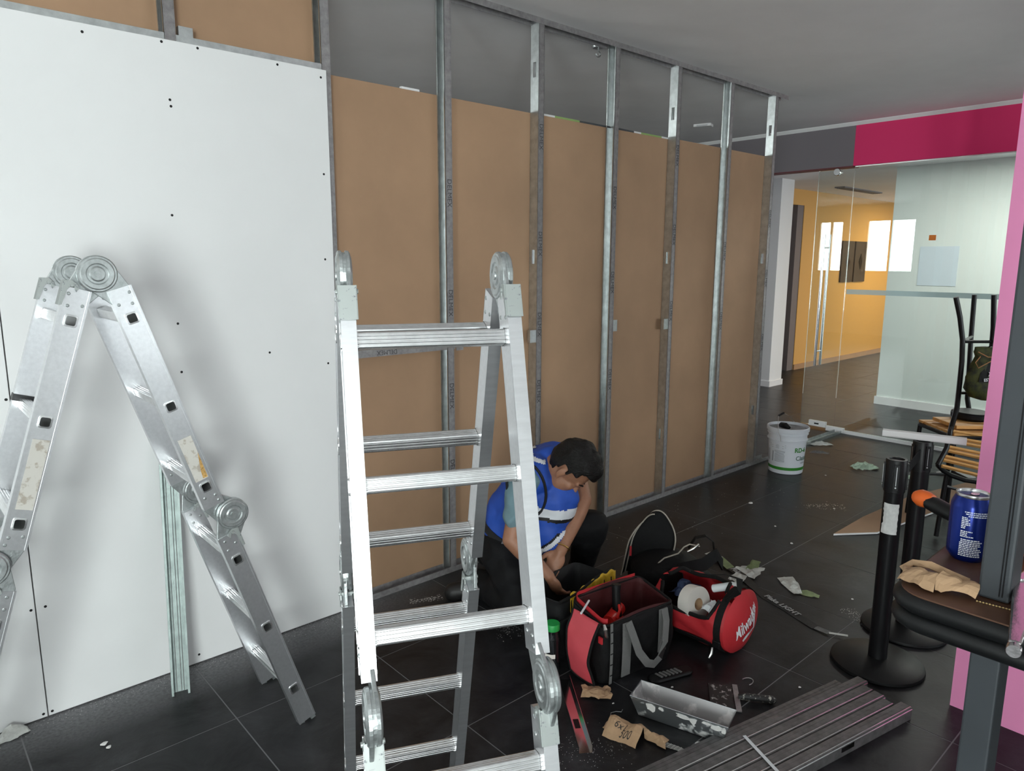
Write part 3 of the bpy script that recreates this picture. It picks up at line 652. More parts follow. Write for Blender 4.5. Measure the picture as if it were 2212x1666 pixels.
for k in range(14): MB().lathe([(0.0002, 0), (0.0009, 0.0003), (0.0014, 0.0014), (0.0009, 0.0025), (0.0002, 0.0028)], 8, (0.0006 * k, -0.004 - 0.0042 * k, 0)).ob('bead', 'brass', ch, True)
MB().tube([(0, -0.004, 0.0014), (0.0006 * 13, -0.004 - 0.0042 * 13, 0.0014)], 0.0004, 6).ob('link_wire', 'brass', ch)
ct = thing('hand_tool', 'black and orange handled hand tool behind the blue can', 'tool', (1.53, 0.36, TZ + 0.018))
MB().tube([(0.055, 0.115, 0.012), (0.048, 0.098, 0.011), (0.03, 0.06, 0.006), (0.0, 0.0, 0.0), (-0.02, -0.04, 0)], [0.014, 0.0165, 0.0155, 0.0165, 0.016], 14).ob('grip', 'black_rubber', ct, True)
MB().tube([(0.075, 0.145, 0.010), (0.073, 0.142, 0.012), (0.066, 0.132, 0.014), (0.058, 0.118, 0.016), (0.052, 0.104, 0.020)], [0.004, 0.014, 0.0185, 0.0175, 0.010], 14).ob('orange_cap', 'orange_plastic', ct, True)
MB().tube([(-0.015, -0.03, 0), (-0.03, -0.055, 0), (-0.05, -0.095, 0.002)], [0.0165, 0.02, 0.016], 14).ob('orange_head', 'orange_plastic', ct, True)
b = MB()
for k in range(5): b.lathe([(0.0004, 0.0015), (0.0016, 0.001), (0.0018, -0.001)], 8, (0.028 - 0.014 * k * 0.5 - 0.012, 0.062 - 0.014 * k, 0.0175 - 0.0012 * k), Matrix.Rotation(radians(-35), 3, 'Y'))
b.ob('grip_dot', 'white_print', ct)
MB().tube([(0.03, 0.04, -0.004), (0.046, 0.05, -0.010), (0.04, 0.02, -0.012)], [0.004, 0.005, 0.004], 8).ob('red_trigger', 'red_plastic', ct, True)
pl = thing('locking_pliers', 'steel locking pliers lying over the black table edge', 'pliers', (1.18, 0.222, TZ + 0.004), radians(9.5))
MB().lathe([(0.0005, 0.0), (0.0085, 0.0), (0.0095, 0.002), (0.0095, 0.010), (0.008, 0.012), (0.006, 0.012)], 20, (-0.115, -0.002, 0.012), Matrix.Rotation(pi / 2, 3, 'Y')).ob('adjusting_knob', 'tool_chrome', pl, True)
MB().tube([(-0.104, -0.002, 0.012), (-0.06, -0.002, 0.012)], 0.005, 10).ob('screw_thread', 'tool_chrome', pl, True)
b = MB(); out = [(-0.098, -0.009), (-0.03, -0.013), (0.05, -0.016), (0.10, -0.021), (0.16, -0.019), (0.19, -0.010), (0.19, 0.004), (0.15, 0.013), (0.09, 0.014), (0.02, 0.011), (-0.05, 0.008), (-0.098, 0.006)]
b.prism(out, 0.006, 0.019); b.ob('fixed_handle', 'tool_chrome', pl, bevel=0.003)
for x, y in ((0.105, -0.008), (0.15, -0.006), (0.135, 0.006)): MB().lathe([(0.0004, 0.0035), (0.004, 0.003), (0.0052, 0)], 12, (x, y, 0.019)).ob('rivet', 'tool_chrome', pl, True)
MB().tube([(-0.06, -0.020, 0.011), (0.0, -0.034, 0.011), (0.08, -0.036, 0.011), (0.14, -0.024, 0.011)], [0.005, 0.0065, 0.0065, 0.006], 10).ob('lever_handle', 'tool_chrome', pl, True)

# ------------------------------------------------------------------ stanchions and the white channel on top
def stanchion(label, loc, rz, paper):
    t = thing('stanchion', label, 'stanchion', loc, rz, 'black belt stanchions')
    MB().lathe([(0.001, 0), (0.172, 0), (0.176, 0.006), (0.174, 0.016), (0.160, 0.024), (0.06, 0.034), (0.038, 0.036)], 40).ob('base', 'black_rubber', t, True)
    MB().lathe([(0.0355, 0.03), (0.0355, 0.775), (0.001, 0.776)], 28, cap=False).ob('pole', 'black_steel', t, True)
    hd = MB().lathe([(0.034, 0.74), (0.039, 0.742), (0.039, 0.868), (0.037, 0.872), (0.028, 0.872), (0.026, 0.866), (0.001, 0.866)], 28).ob('belt_head', 'black_plastic', t, True)
    for k in range(4):
        q = k * pi / 2 + 0.35; x, y = 0.0395 * cos(q), 0.0395 * sin(q); R_ = Matrix.Rotation(q, 3, 'Z')
        c = MB(); c.box((x, y, 0.805), (0.008, 0.020, 0.105), R_); c.ob('belt_slot', 'black_plastic', hd, bevel=0.001)
        c = MB(); c.box((x * 1.11, y * 1.11, 0.81), (0.0014, 0.0022, 0.075), R_); c.lathe([(0.0003, 0.002), (0.003, 0.0015), (0.0032, 0)], 10, (x * 1.1, y * 1.1, 0.765), R_ @ Matrix.Rotation(pi / 2, 3, 'Y')); c.ob('screw_line', 'alu_frame', hd)
    if paper:
        rr = random.Random(5); L0 = [rr.uniform(-0.08, 0.1) for _ in range(20)]; L1 = [rr.uniform(-0.06, 0.06) for _ in range(20)]
        def fn(u, v):
            j = int(v * 14); a0 = -0.92 + L0[j] - (0.18 if j < 5 else 0) + (0.12 if j == 6 else 0); a1 = 0.68 + L1[j] * 0.6; q = a0 + (a1 - a0) * u + radians(180 + 15)
            r_ = 0.0366 + 0.0010 * abs(noise.noise(Vector((u * 5, v * 6, 2))))
            return (r_ * cos(q), r_ * sin(q), 0.572 + 0.125 * v)
        MB().grid(fn, 18, 14).ob('torn_label', 'worn_paper', t)
    return t
s1 = stanchion('black belt stanchion with a torn white paper label, nearer of the two', (2.92, 1.0, 0), radians(4), True)
s2 = stanchion('black belt stanchion carrying a white plastic channel, behind the other', (3.305, 1.035, 0), radians(30), False)
wt = Vector((3.305, 1.035, 0)) - Vector((2.92, 1.0, 0))
belt = MB().strap([(-0.385 + 0.042, -0.031, 0.815), (-0.20, -0.022, 0.80), (-0.042, -0.006, 0.822)], 0.045, 0.002, (0, 0, 1)).ob('belt', 'black_rubber', s2); belt.matrix_parent_inverse = Matrix(); belt.rotation_euler = (0, 0, radians(-30))
wc = thing('plastic_channel', 'white plastic channel strip balanced on top of a stanchion', 'channel', (3.318, 1.040, 0.873), math.atan2(0.898 - 1.193, 3.358 - 3.269))
b = MB(); b.box((0, 0, 0.0015), (0.315, 0.032, 0.003)); b.box((0, -0.0145, 0.014), (0.315, 0.003, 0.028)); b.box((0, 0.0145, 0.014), (0.315, 0.003, 0.028)); b.ob('channel', 'white_pvc', wc)
MB().box((0.05, 0.0, 0.0035), (0.17, 0.007, 0.001)).ob('slot', 'black_plastic', wc)

# ------------------------------------------------------------------ counter stools: one upright, one upside down on its seat
SA = thing('counter_stool', 'black steel stool standing on the floor under the upside-down stool', 'stool', U(2.67, 4.25, 0), YAW - pi / 2)
def legs(T, pts, r=0.0135, n=10, name='leg'):
    for p in pts: MB().tube(p, r, n).ob(name, 'black_steel', T, True)
# local x = to the right of the view, y = away, origin under the seat centre
legs(SA, [[(-0.125, -0.195, 0.012), (-0.080, -0.18, 0.62)], [(0.17, -0.195, 0.012), (0.16, -0.18, 0.62)], [(-0.085, 0.2, 0.0165), (-0.07, 0.18, 0.62)], [(0.17, 0.2, 0.012), (0.16, 0.18, 0.62)]])
for p in ([(-0.10, -0.187, 0.32), (0.165, -0.185, 0.25)], [(-0.10, -0.187, 0.335), (0.165, 0.19, 0.335)], [(-0.08, 0.19, 0.28), (0.165, 0.19, 0.28)], [(0.168, -0.19, 0.3), (0.166, 0.19, 0.3)]):
    MB().tube(p, 0.009, 8).ob('stretcher', 'black_steel', SA, True)
MB().tube([(x, y, 0.615) for x, y in rrect(-0.085, 0.175, -0.19, 0.19, 0.04)], 0.011, 8, True).ob('seat_frame', 'black_steel', SA, True)
for k in range(6): MB().box((0.05, -0.16 + 0.064 * k, 0.634), (0.26, 0.05, 0.016)).ob('slat', 'slat_wood', SA, bevel=0.003)
SB = thing('counter_stool', 'upside-down slatted stool with legs in the air, stacked on the other stool', 'stool', U(2.67, 4.25, 0.644), YAW - pi / 2)
# inverted: seat at the bottom, long legs upward, backrest hanging down in front of the lower stool
legs(SB, [[(-0.043, 0.0, 0.781), (-0.005, 0.0, 0.66), (0.025, 0.0, 0.526), (0.032, -0.005, 0.40), (0.018, -0.03, 0.26), (-0.02, -0.09, 0.13), (-0.09, -0.17, 0.03), (-0.150, -0.24, -0.08), (-0.206, -0.265, -0.171)],
          [(0.258, 0.30, 0.782), (0.268, 0.30, 0.493), (0.257, 0.25, 0.12), (0.25, 0.20, 0.03)],
          [(0.18, 0.0, 0.796), (0.20, 0.0, 0.6), (0.205, -0.005, 0.40), (0.20, -0.03, 0.26), (0.18, -0.09, 0.13), (0.16, -0.17, 0.03), (0.12, -0.24, -0.10), (0.08, -0.265, -0.28)]], 0.0145)
for p in ([(0.03, 0.0, 0.517), (0.205, 0.0, 0.517)], [(0.018, -0.03, 0.21), (0.20, -0.03, 0.21)], [(0.03, 0.0, 0.517), (0.265, 0.29, 0.517)]):
    MB().tube(p, 0.0095, 8).ob('stretcher', 'black_steel', SB, True)
MB().tube([(-0.206, -0.265, -0.171), (-0.17, -0.262, -0.205), (-0.125, -0.262, -0.232), (-0.04, -0.264, -0.262), (0.08, -0.265, -0.28)], 0.0135, 10).ob('back_rail', 'black_steel', SB, True)
MB().tube([(-0.075, -0.15, 0.045), (-0.11, -0.2, 0.02), (-0.125, -0.22, -0.05), (-0.10, -0.2, -0.12)], 0.009, 8).ob('side_loop', 'black_steel', SB, True)
for k in range(3): MB().box((0.095, -0.10 + 0.085 * k, 0.022), (0.27, 0.075, 0.022)).ob('slat', 'slat_wood', SB, bevel=0.003)
for k in range(8):
    f = (k + 0.25 * (k % 2)) / 7.6; z = 0.008 - 0.195 * f; y = -0.165 - 0.10 * f; x = -0.085 - 0.09 * f
    b = MB(); b.M = frame((x, y - 0.016, z), (1, 0, -0.16 - 0.1 * f), (0, -0.9, 1)); b.box((0.13, 0, 0), (0.30, 0.019, 0.014)); b.ob('slat', 'slat_wood', SB, bevel=0.002)
tg = tag(MB().prism([(-0.16 + 0.17 * cos(q), 0.14 * sin(q)) for q in [2 * pi * i / 24 for i in range(24)]], 0, 0.05).ob('seat_cushion', 'black_rubber', smooth=True, bevel=0.015), 'round black seat cushion lying on the stacked stool', 'cushion')
tg.location = U(2.93, 4.30, 0.680); tg.rotation_euler = (0, 0, YAW - pi / 2); tg.scale = (0.62, 0.85, 0.9)
# string bag hanging between the legs
mat('camo_fabric', (0.012, 0.012, 0.012), 0.7, col2=(0.085, 0.095, 0.014), scale=26); mat('black_fabric', (0.005, 0.005, 0.006), 0.75, bump=0.25, bscale=30); mat('tan_cord', (0.42, 0.20, 0.08), 0.7)
bg_ = thing('tote_bag', 'black and olive camouflage drawstring bag with white print hanging on the stool', 'bag', U(2.755, 4.165, 0.83), YAW - pi / 2)
rings = []
for z, w, d, x in ((0.0, 0.02, 0.012, 0.02), (0.02, 0.075, 0.035, 0.01), (0.07, 0.105, 0.05, 0.0), (0.14, 0.10, 0.05, 0), (0.21, 0.082, 0.04, 0.005), (0.26, 0.07, 0.03, 0.01), (0.285, 0.085, 0.035, 0.01), (0.315, 0.08, 0.03, 0.01)):
    rings.append([(x + w * cos(q) * (1 + 0.08 * sin(5 * q + z * 30)), d * sin(q) * (1 + 0.15 * cos(4 * q + z * 40)) - 0.05, z) for q in [2 * pi * i / 24 for i in range(24)]])
bb = MB().loft(rings).ob('body', 'camo_fabric', bg_, True, auto=180)
MB().grid(lambda u, v: ((-0.055 + 0.12 * u) * (0.6 + 0.4 * (1 - v)), -0.1065 + 0.010 * (2 * u - 1) ** 2 + 0.020 * v, 0.115 + 0.115 * v), 8, 6).ob('black_panel', 'black_fabric', bg_, solid=0.003)
vs, fs = text_data('EST 1892', 0.024, 0.0004, bold=0.0006); b = MB(); b.M = frame((0.012, -0.1088, 0.132), (1, 0, 0.10), (0, 0.12, 1)); b.add(vs, fs); b.ob('lettering', 'white_print', bg_)
b = MB(); b.M = frame((0.008, -0.107, 0.165), (1, 0, 0.1), (0, 0.15, 1)); b.prism([(-0.02, -0.012), (0.0, -0.008), (0.018, -0.014), (0.014, -0.002), (0.022, 0.004), (0.008, 0.006), (0.012, 0.014), (-0.006, 0.009), (-0.016, 0.013), (-0.012, 0.002)], 0, 0.0006); b.ob('emblem', 'white_print', bg_)
b = MB(); b.tube([(-0.07, -0.085, 0.29), (-0.02, -0.1, 0.262), (0.03, -0.1, 0.262), (0.08, -0.085, 0.295)], 0.003, 6); b.tube([(-0.06, -0.095, 0.265), (-0.088, -0.10, 0.23), (-0.075, -0.11, 0.20), (-0.03, -0.108, 0.225), (0.03, -0.10, 0.255), (0.06, -0.1, 0.25)], 0.003, 6); b.ob('drawstring', 'tan_cord', bg_, True)
b = MB(); b.tube([(0.0, -0.06, 0.31), (0.0, -0.09, 0.335), (0.0, -0.10, 0.35), (0.0, -0.09, 0.362)], 0.004, 6); b.ob('hanging_loop', 'black_fabric', bg_, True)

# ------------------------------------------------------------------ plasterboard offcut on the floor
of = tag(None or MB().prism([(4.17, 1.74), (4.395, 1.575), (6.2, 1.30), (6.2, 1.47), (5.27, 1.70), (4.6, 1.745)], 0.002, 0.0145).ob('drywall_offcut', 'kraft_paper', bevel=0.001), 'pointed brown drywall offcut lying on the floor behind the stanchions', 'board')
b = MB(); q = [(4.17, 1.74), (4.395, 1.575), (6.2, 1.30)]
for (p0, p1) in zip(q, q[1:]):
    d = Vector((p1[0] - p0[0], p1[1] - p0[1], 0)); n_ = Vector((d.y, -d.x, 0)).normalized() * 0.0006
    b.add([Vector((*p0, 0.0025)) + n_, Vector((*p1, 0.0025)) + n_, Vector((*p1, 0.0140)) + n_, Vector((*p0, 0.0140)) + n_], [(0, 1, 2, 3)])
b.ob('gypsum_edge', 'gypsum_edge', of)

# ------------------------------------------------------------------ bucket
mat('bucket_white', (0.70, 0.73, 0.78), 0.42); mat('green_print', (0.03, 0.22, 0.02), 0.5); mat('dark_green_print', (0.01, 0.10, 0.05), 0.5); mat('grey_print', (0.25, 0.27, 0.29), 0.6)
mat('wet_filler', (0.30, 0.30, 0.31), 0.6, var=0.4, scale=14); mat('wire_steel', (0.6, 0.6, 0.6), 0.3, 1.0)
bk = thing('plastic_bucket', 'white plastic pail with green stripe and lettering on the floor by the glass', 'bucket', (5.245, 2.605, 0), math.atan2(-2.605, -5.245))
MB().lathe([(0.001, 0.001), (0.122, 0.001), (0.127, 0.006), (0.140, 0.255), (0.1405, 0.262), (0.150, 0.265), (0.150, 0.271), (0.142, 0.273), (0.143, 0.308), (0.151, 0.311), (0.151, 0.317), (0.145, 0.319), (0.146, 0.332), (0.157, 0.335), (0.158, 0.362), (0.153, 0.366), (0.147, 0.364), (0.145, 0.345), (0.001, 0.345)], 48).ob('pail', 'bucket_white', bk, True)
MB().lathe([(0.1445, 0.3455), (0.12, 0.347), (0.001, 0.348)], 36, cap=False).ob('filler', 'wet_filler', bk, True)
MB().lathe([(0.1288, 0.035), (0.1297, 0.035), (0.1308, 0.058), (0.1299, 0.058)], 48, cap=False).ob('green_stripe', 'green_print', bk, True)
def on_bucket(name, body, size, ang, z, m, **k):
    vs, fs = text_data(body, size, 0.0003, **k); b = MB(); R_ = 0.1278 + (z - 0.006) * 0.0522 + 0.0009; wrap(b, vs, fs, R_, ang, z); return b.ob(name, m, bk)
on_bucket('lettering', 'RD-6', 0.050, radians(47), 0.197, 'green_print', bold=0.0012); on_bucket('lettering', 'Classic', 0.050, radians(60), 0.132, 'dark_green_print')
b = MB(); rnd = random.Random(2)
def bar(a, w, z, h): R_ = 0.1278 + (z - 0.006) * 0.0522 + 0.0008; wrap(b, [(-w / 2, -h / 2, 0.0003), (0, -h / 2, 0.0003), (w / 2, -h / 2, 0.0003), (w / 2, h / 2, 0.0003), (0, h / 2, 0.0003), (-w / 2, h / 2, 0.0003)], [(0, 1, 4, 5), (1, 2, 3, 4)], R_, a, z)
for k in range(4): bar(radians(-30), 0.135 - 0.03 * (k % 2), 0.233 - 0.008 * k, 0.0022)
for k in range(11): bar(radians(-22), 0.085 * rnd.uniform(0.8, 1), 0.186 - 0.0085 * k, 0.003)
for k in range(11): bar(radians(-66), 0.030 * rnd.uniform(0.8, 1), 0.186 - 0.0085 * k, 0.003)
bar(radians(-46), 0.010, 0.14, 0.085); bar(radians(62), 0.05, 0.098, 0.003); bar(radians(62), 0.05, 0.091, 0.003)
tag(b.ob('small_print', 'grey_print', bk), kind='stuff')
MB().tube([(0.150, -0.048, 0.268), (0.153, -0.05, 0.30), (0.150, -0.068, 0.345), (0.12, -0.075, 0.40), (0.085, -0.075, 0.458), (0.03, -0.04, 0.468), (-0.06, 0.0, 0.43), (-0.15, 0.048, 0.36), (-0.152, 0.05, 0.30), (-0.150, 0.05, 0.268)], 0.0022, 6).ob('wire_handle', 'wire_steel', bk, True)
MB().tube([(0.088, -0.075, 0.455), (0.03, -0.04, 0.469)], 0.008, 10).ob('grip', 'black_plastic', bk, True)
MB().tube([(-0.06, -0.06, 0.352), (-0.01, -0.05, 0.366), (0.03, -0.02, 0.370), (0.05, 0.01, 0.356)], [0.012, 0.02, 0.022, 0.012], 12).ob('filler_knob', 'black_rubber', bk, True)

# ------------------------------------------------------------------ tool bags
mat('bag_black', (0.0055, 0.0055, 0.006), 0.7, spec=0.25, bump=0.35, bscale=28); mat('bag_red', (0.50, 0.022, 0.030), 0.6, bump=0.25, bscale=22)
mat('flap_red', (0.62, 0.075, 0.095), 0.5, bump=0.35, bscale=14); mat('lining_red', (0.055, 0.004, 0.005), 0.7, bump=0.3, bscale=25)
mat('webbing_grey', (0.16, 0.16, 0.155), 0.8, bump=0.3, bscale=300); mat('webbing_black', (0.006, 0.006, 0.006), 0.75, spec=0.25, bump=0.3, bscale=300)
mat('yellow_lining', (0.58, 0.36, 0.015), 0.6, bump=0.3, bscale=25); mat('zip_pale', (0.42, 0.38, 0.32), 0.5); mat('zip_metal', (0.6, 0.6, 0.58), 0.3, 1.0)
mat('tape_white_roll', (0.76, 0.72, 0.66), 0.7); mat('clear_plastic', (0.75, 0.78, 0.8), 0.15, spec=0.8); mat('navy_fabric', (0.02, 0.035, 0.09), 0.7)
mat('green_cap', (0.012, 0.32, 0.06), 0.45)
def rr_ring(hx, hy, r, zf, n=6):
    pts = rrect(-hx, hx, -hy, hy, r, n); out = []
    for a, b_ in zip(pts, pts[1:] + pts[:1]):
        L = sqrt((a[0] - b_[0]) ** 2 + (a[1] - b_[1]) ** 2); k = 12 if L > 0.2 else (6 if L > 0.06 else 1)
        for i in range(k): x = a[0] + (b_[0] - a[0]) * i / k; y = a[1] + (b_[1] - a[1]) * i / k; out.append((x, y, zf(x, y)))
    return out
def wr(p, amp, s=18, seed=0):
    v = Vector(p); q = v * s + Vector((seed, seed * 2, 0)); return v + Vector((noise.noise(q), noise.noise(q + Vector((9, 0, 0))), 0.6 * noise.noise(q + Vector((0, 9, 0))))) * amp
TBg = thing('tool_bag', 'open red and black tool bag with grey straps and a red flap hanging down', 'bag', (2.150, 1.712, 0), radians(-6.9))
top = lambda x, y: 0.262 + 0.020 * (y / 0.1) + 0.020 * sin(x * 9 + 1.2) - 0.010 * (x / 0.2)
zs = [(0.004, 0.180, 0.090, 0.03), (0.006, 0.192, 0.096, 0.04), (0.03, 0.198, 0.098, 0.04), (0.06, 0.200, 0.100, 0.04), (0.09, 0.204, 0.104, 0.04), (0.12, 0.203, 0.106, 0.04), (0.15, 0.200, 0.106, 0.04), (0.18, 0.200, 0.104, 0.035), (0.215, 0.197, 0.103, 0.035)]
rings = [[tuple(wr(p, 0.010, seed=1)) if z > 0.01 else p for p in rr_ring(hx, hy, r, lambda x, y, z=z: z)] for z, hx, hy, r in zs] + [rr_ring(0.194, 0.100, 0.03, top)]
body = MB().loft(rings, True, False).ob('body', 'bag_black', TBg, True, solid=0.004, auto=60)
rin = [rr_ring(0.185, 0.09, 0.03, lambda x, y: 0.015), rr_ring(0.193, 0.096, 0.035, lambda x, y: 0.12), rr_ring(0.193, 0.097, 0.035, lambda x, y: top(x, y) - 0.02), rr_ring(0.188, 0.094, 0.03, lambda x, y: top(x, y) + 0.008)]
MB().loft(rin, True, False).ob('lining', 'lining_red', TBg, True, solid=0.003, auto=60)
MB().tube([(x, y, top(x, y) + 0.006) for x, y in rrect(-0.191, 0.191, -0.097, 0.097, 0.03, 6)], 0.0055, 8, True).ob('rim', 'webbing_black', TBg, True)
MB().strap([(x, y, top(x, y) + 0.012) for x, y in rrect(-0.180, 0.190, -0.085, 0.100, 0.03, 4)[4:14]], 0.020, 0.003, (0, 0, 1)).ob('collar', 'bag_red', TBg, True)
# hanging end flap
def flap(u, v):
    w = 0.076 - 0.010 * v; x = -0.212 - 0.040 * sin(pi * min(1, v * 0.9)) - 0.012 * v; y = -0.012 + (2 * u - 1) * w - 0.018 * v; z = 0.268 - 0.252 * v + 0.010 * (2 * u - 1) ** 2 * v
    return wr((x, y, z), 0.008, 13, 3)
fp = MB().grid(flap, 14, 18).ob('end_flap', 'flap_red', TBg, True, solid=0.004, auto=180)
edge = [flap(0, v / 18) for v in range(19)] + [flap(u / 14, 1) for u in range(1, 15)] + [flap(1, 1 - v / 18) for v in range(1, 19)]
MB().tube(edge, 0.0055, 8).ob('flap_binding', 'webbing_black', fp, True)
vert = lambda x, z0, z1, off=0.0: [(x, -0.1095 - off - 0.004 * sin(pi * (z - 0.0) / 0.26), z) for z in [z0 + (z1 - z0) * i / 8 for i in range(9)]]
MB().strap(vert(-0.165, 0.012, 0.262), 0.012, 0.003, (1, 0, 0)).ob('grey_piping', 'webbing_grey', TBg)
for k in range(5):
    MB().box((-0.165, -0.1155, 0.05 + 0.045 * k), (0.014, 0.002, 0.003)).ob('stitch_bar', 'webbing_black', TBg)
for x, z0 in ((-0.085, 0.02), (0.115, 0.06)): MB().strap(vert(x, z0, 0.245), 0.045, 0.003, (1, 0, 0)).ob('strap', 'webbing_grey', TBg)
lp = [(-0.080, -0.113, 0.245), (-0.070, -0.128, 0.20), (-0.045, -0.142, 0.12), (-0.005, -0.150, 0.065), (0.03, -0.152, 0.050), (0.065, -0.150, 0.066), (0.100, -0.142, 0.12), (0.118, -0.128, 0.20), (0.120, -0.113, 0.245)]
MB().strap(lp, 0.034, 0.003, [(1, 0, 0), (1, 0, 0.1), (1, 0, 0.5), (0.5, 0, 1), (0, 0, 1), (-0.5, 0, 1), (1, 0, -0.5), (1, 0, -0.1), (1, 0, 0)]).ob('carry_handle', 'webbing_grey', TBg, True)
MB().tube([(-0.195, -0.098, 0.262), (-0.20, -0.112, 0.25), (-0.197, -0.116, 0.225), (-0.193, -0.116, 0.218)], [0.006, 0.008, 0.0065, 0.005], 8).ob('zip_pull', 'zip_metal', TBg, True)
MB().box((-0.212, -0.100, 0.205), (0.006, 0.020, 0.026)).ob('red_tab', 'bag_red', TBg)
# a drill standing inside the bag
dr = thing('power_drill', 'red and black power drill standing inside the open tool bag', 'drill', (2.155, 1.745, 0.085), radians(20))
MB().tube([(0.0, 0.0, 0.10), (0.0, 0.005, 0.15), (0.004, 0.010, 0.20), (0.010, 0.012, 0.232)], [0.020, 0.018, 0.017, 0.020], 14).ob('grip', 'black_rubber', dr, True)
MB().box((0.0, 0.0, 0.045), (0.075, 0.11, 0.09)).ob('battery_housing', 'red_plastic', dr, bevel=0.012)
MB().tube([(-0.075, 0.012, 0.105), (0.06, 0.012, 0.105)], [0.026, 0.026], 16).ob('motor_housing', 'red_plastic', dr, True)
MB().tube([(-0.045, -0.015, 0.115), (-0.035, -0.022, 0.145), (-0.012, -0.01, 0.155)], 0.006, 8).ob('trigger_guard', 'red_plastic', dr, True)
dbit = tag(MB().tube([(-0.05, -0.03, 0), (0.05, 0.02, 0)], [0.0045, 0.0045], 8).ob('drill_bit', 'clear_plastic', smooth=True), 'short twisted white drill bit lying on the bag rim', 'drill bit'); dbit.location = (1.955, 1.75, 0.292)

# black bag with yellow lining beside the worker's hands
YB_ = thing('tool_bag', 'open black tool bag with yellow lining in front of the worker', 'bag', (2.115, 1.985, 0), radians(7))
tp = lambda x, y: 0.262 + 0.014 * sin(x * 11) - 0.018 * (x / 0.2)
rings = [rr_ring(hx, hy, 0.035, lambda x, y, z=z: z) for z, hx, hy in ((0.004, 0.19, 0.095), (0.05, 0.205, 0.105), (0.15, 0.208, 0.108), (0.22, 0.205, 0.108))]
rings = [[tuple(wr(p, 0.005, seed=4)) if p[2] > 0.01 else p for p in r] for r in rings] + [rr_ring(0.20, 0.106, 0.03, tp)]
MB().loft(rings, True, False).ob('body', 'bag_black', YB_, True, solid=0.004, auto=60)
rin = [rr_ring(0.18, 0.085, 0.03, lambda x, y: 0.015), rr_ring(0.195, 0.099, 0.03, lambda x, y: 0.2), rr_ring(0.194, 0.100, 0.03, lambda x, y: tp(x, y) + 0.004)]
MB().loft(rin, True, False).ob('lining', 'black_fabric', YB_, True, solid=0.002, auto=60)
def ylip(u, v):
    x = -0.135 + 0.335 * u; w_ = 0.006 * sin(u * 44) + 0.004 * sin(u * 71); return (x, -0.108 - 0.004 * v + w_ * v, tp(x, 0) + 0.030 - (0.062 + 0.018 * (1 - u)) * v + 0.006 * sin(u * 30) * (1 - v))
MB().grid(ylip, 46, 5).ob('yellow_lining', 'yellow_lining', YB_, True, solid=0.002, auto=180)
MB().tube([(-0.20, -0.10, tp(-0.2, 0) + 0.004), (-0.09, -0.112, tp(-0.09, 0) + 0.022), (0.05, -0.104, tp(0.05, 0) + 0.03), (0.19, -0.10, tp(0.19, 0) + 0.036)], 0.006, 8).ob('rim', 'webbing_black', YB_, True)
MB().prism([(x - 0.17, z) for x, z in rrect(-0.045, 0.045, 0.04, 0.20, 0.02, 4)], -0.122, -0.104, 'y').ob('front_pocket', 'bag_black', YB_, bevel=0.006)

# duffel bag with white script logo on its round end
E0 = Vector((2.590, 1.430, 0.132)); AX = Vector((-0.05, 1.0, 0)).normalized()
DB = thing('duffel_bag', 'round red duffel bag with white script logo on its end, lying open', 'bag', (E0.x, E0.y, 0), math.atan2(AX.y, AX.x))
# local x = along the bag away from the logo end, y = left, z up
def dring(x, r, op, n=30):
    out = []
    for i in range(n + 1):
        q = op + (2 * pi - 2 * op) * i / n; q += radians(28)
        rx = r * 1.10; rz = r * 0.98
        p = Vector((x, rx * sin(q), 0.132 + rz * cos(q))); p.z = max(p.z, 0.006)
        out.append(p)
    return out
xs = [(0.0, 0.124, 0.10), (0.02, 0.133, 0.10), (0.05, 0.136, 0.12), (0.075, 0.136, 0.78), (0.12, 0.134, 0.86), (0.2, 0.13, 0.9), (0.28, 0.13, 0.86), (0.31, 0.13, 0.7), (0.335, 0.128, 0.2), (0.36, 0.118, 0.1)]
def duff(u, v):
    f = u * (len(xs) - 1); i = min(int(f), len(xs) - 2); t = f - i; a, b_ = xs[i], xs[i + 1]
    x, r, op = [a[k] + (b_[k] - a[k]) * t for k in range(3)]; q = op + (2 * pi - 2 * op) * v + radians(28)
    p = Vector((x, r * 1.10 * sin(q), 0.132 + r * 0.98 * cos(q))); p.z = max(p.z, 0.006)
    n_ = noise.noise(p * 16) * 0.007 + 0.005 * sin(q * 9 + x * 30) * (0.3 if x < 0.05 else 1)
    p += Vector((0, sin(q), cos(q))) * n_; p.z = max(p.z, 0.005); return p
MB().grid(duff, 36, 40).ob('body', 'bag_red', DB, True, solid=0.004, auto=180)
b = MB(); pr = [(0.137, 0.004), (0.125, -0.006), (0.09, -0.020), (0.045, -0.030), (0.001, -0.033)]
rg = []
for r, x in pr: rg.append([Vector((x, r * 1.10 * sin(q), max(0.006, 0.132 + r * 0.98 * cos(q)))) + Vector((0.002 * noise.noise(Vector((sin(q) * 3, cos(q) * 3, r * 20))), 0, 0)) for q in [2 * pi * i / 36 for i in range(36)]])
b.loft(rg, False, True); b.ob('round_end', 'bag_red', DB, True, auto=180)
b = MB(); b.loft([[(0.362, r * 1.1 * sin(q), max(0.006, 0.132 + r * cos(q))) for q in [2 * pi * i / 24 for i in range(24)]] for r in (0.118, 0.06, 0.001)], False, False); b.ob('far_end', 'bag_black', DB, True)
def arc(x, r, q0, q1, n=26): return [(x, (r * 1.10) * sin(q), max(0.008, 0.132 + r * 0.98 * cos(q))) for q in [radians(q0 + (q1 - q0) * i / n) for i in range(n + 1)]]
for x in (0.030,): MB().strap(arc(x, 0.142, -40, 275), 0.030, 0.003, (1, 0, 0)).ob('strap', 'webbing_black', DB, True)
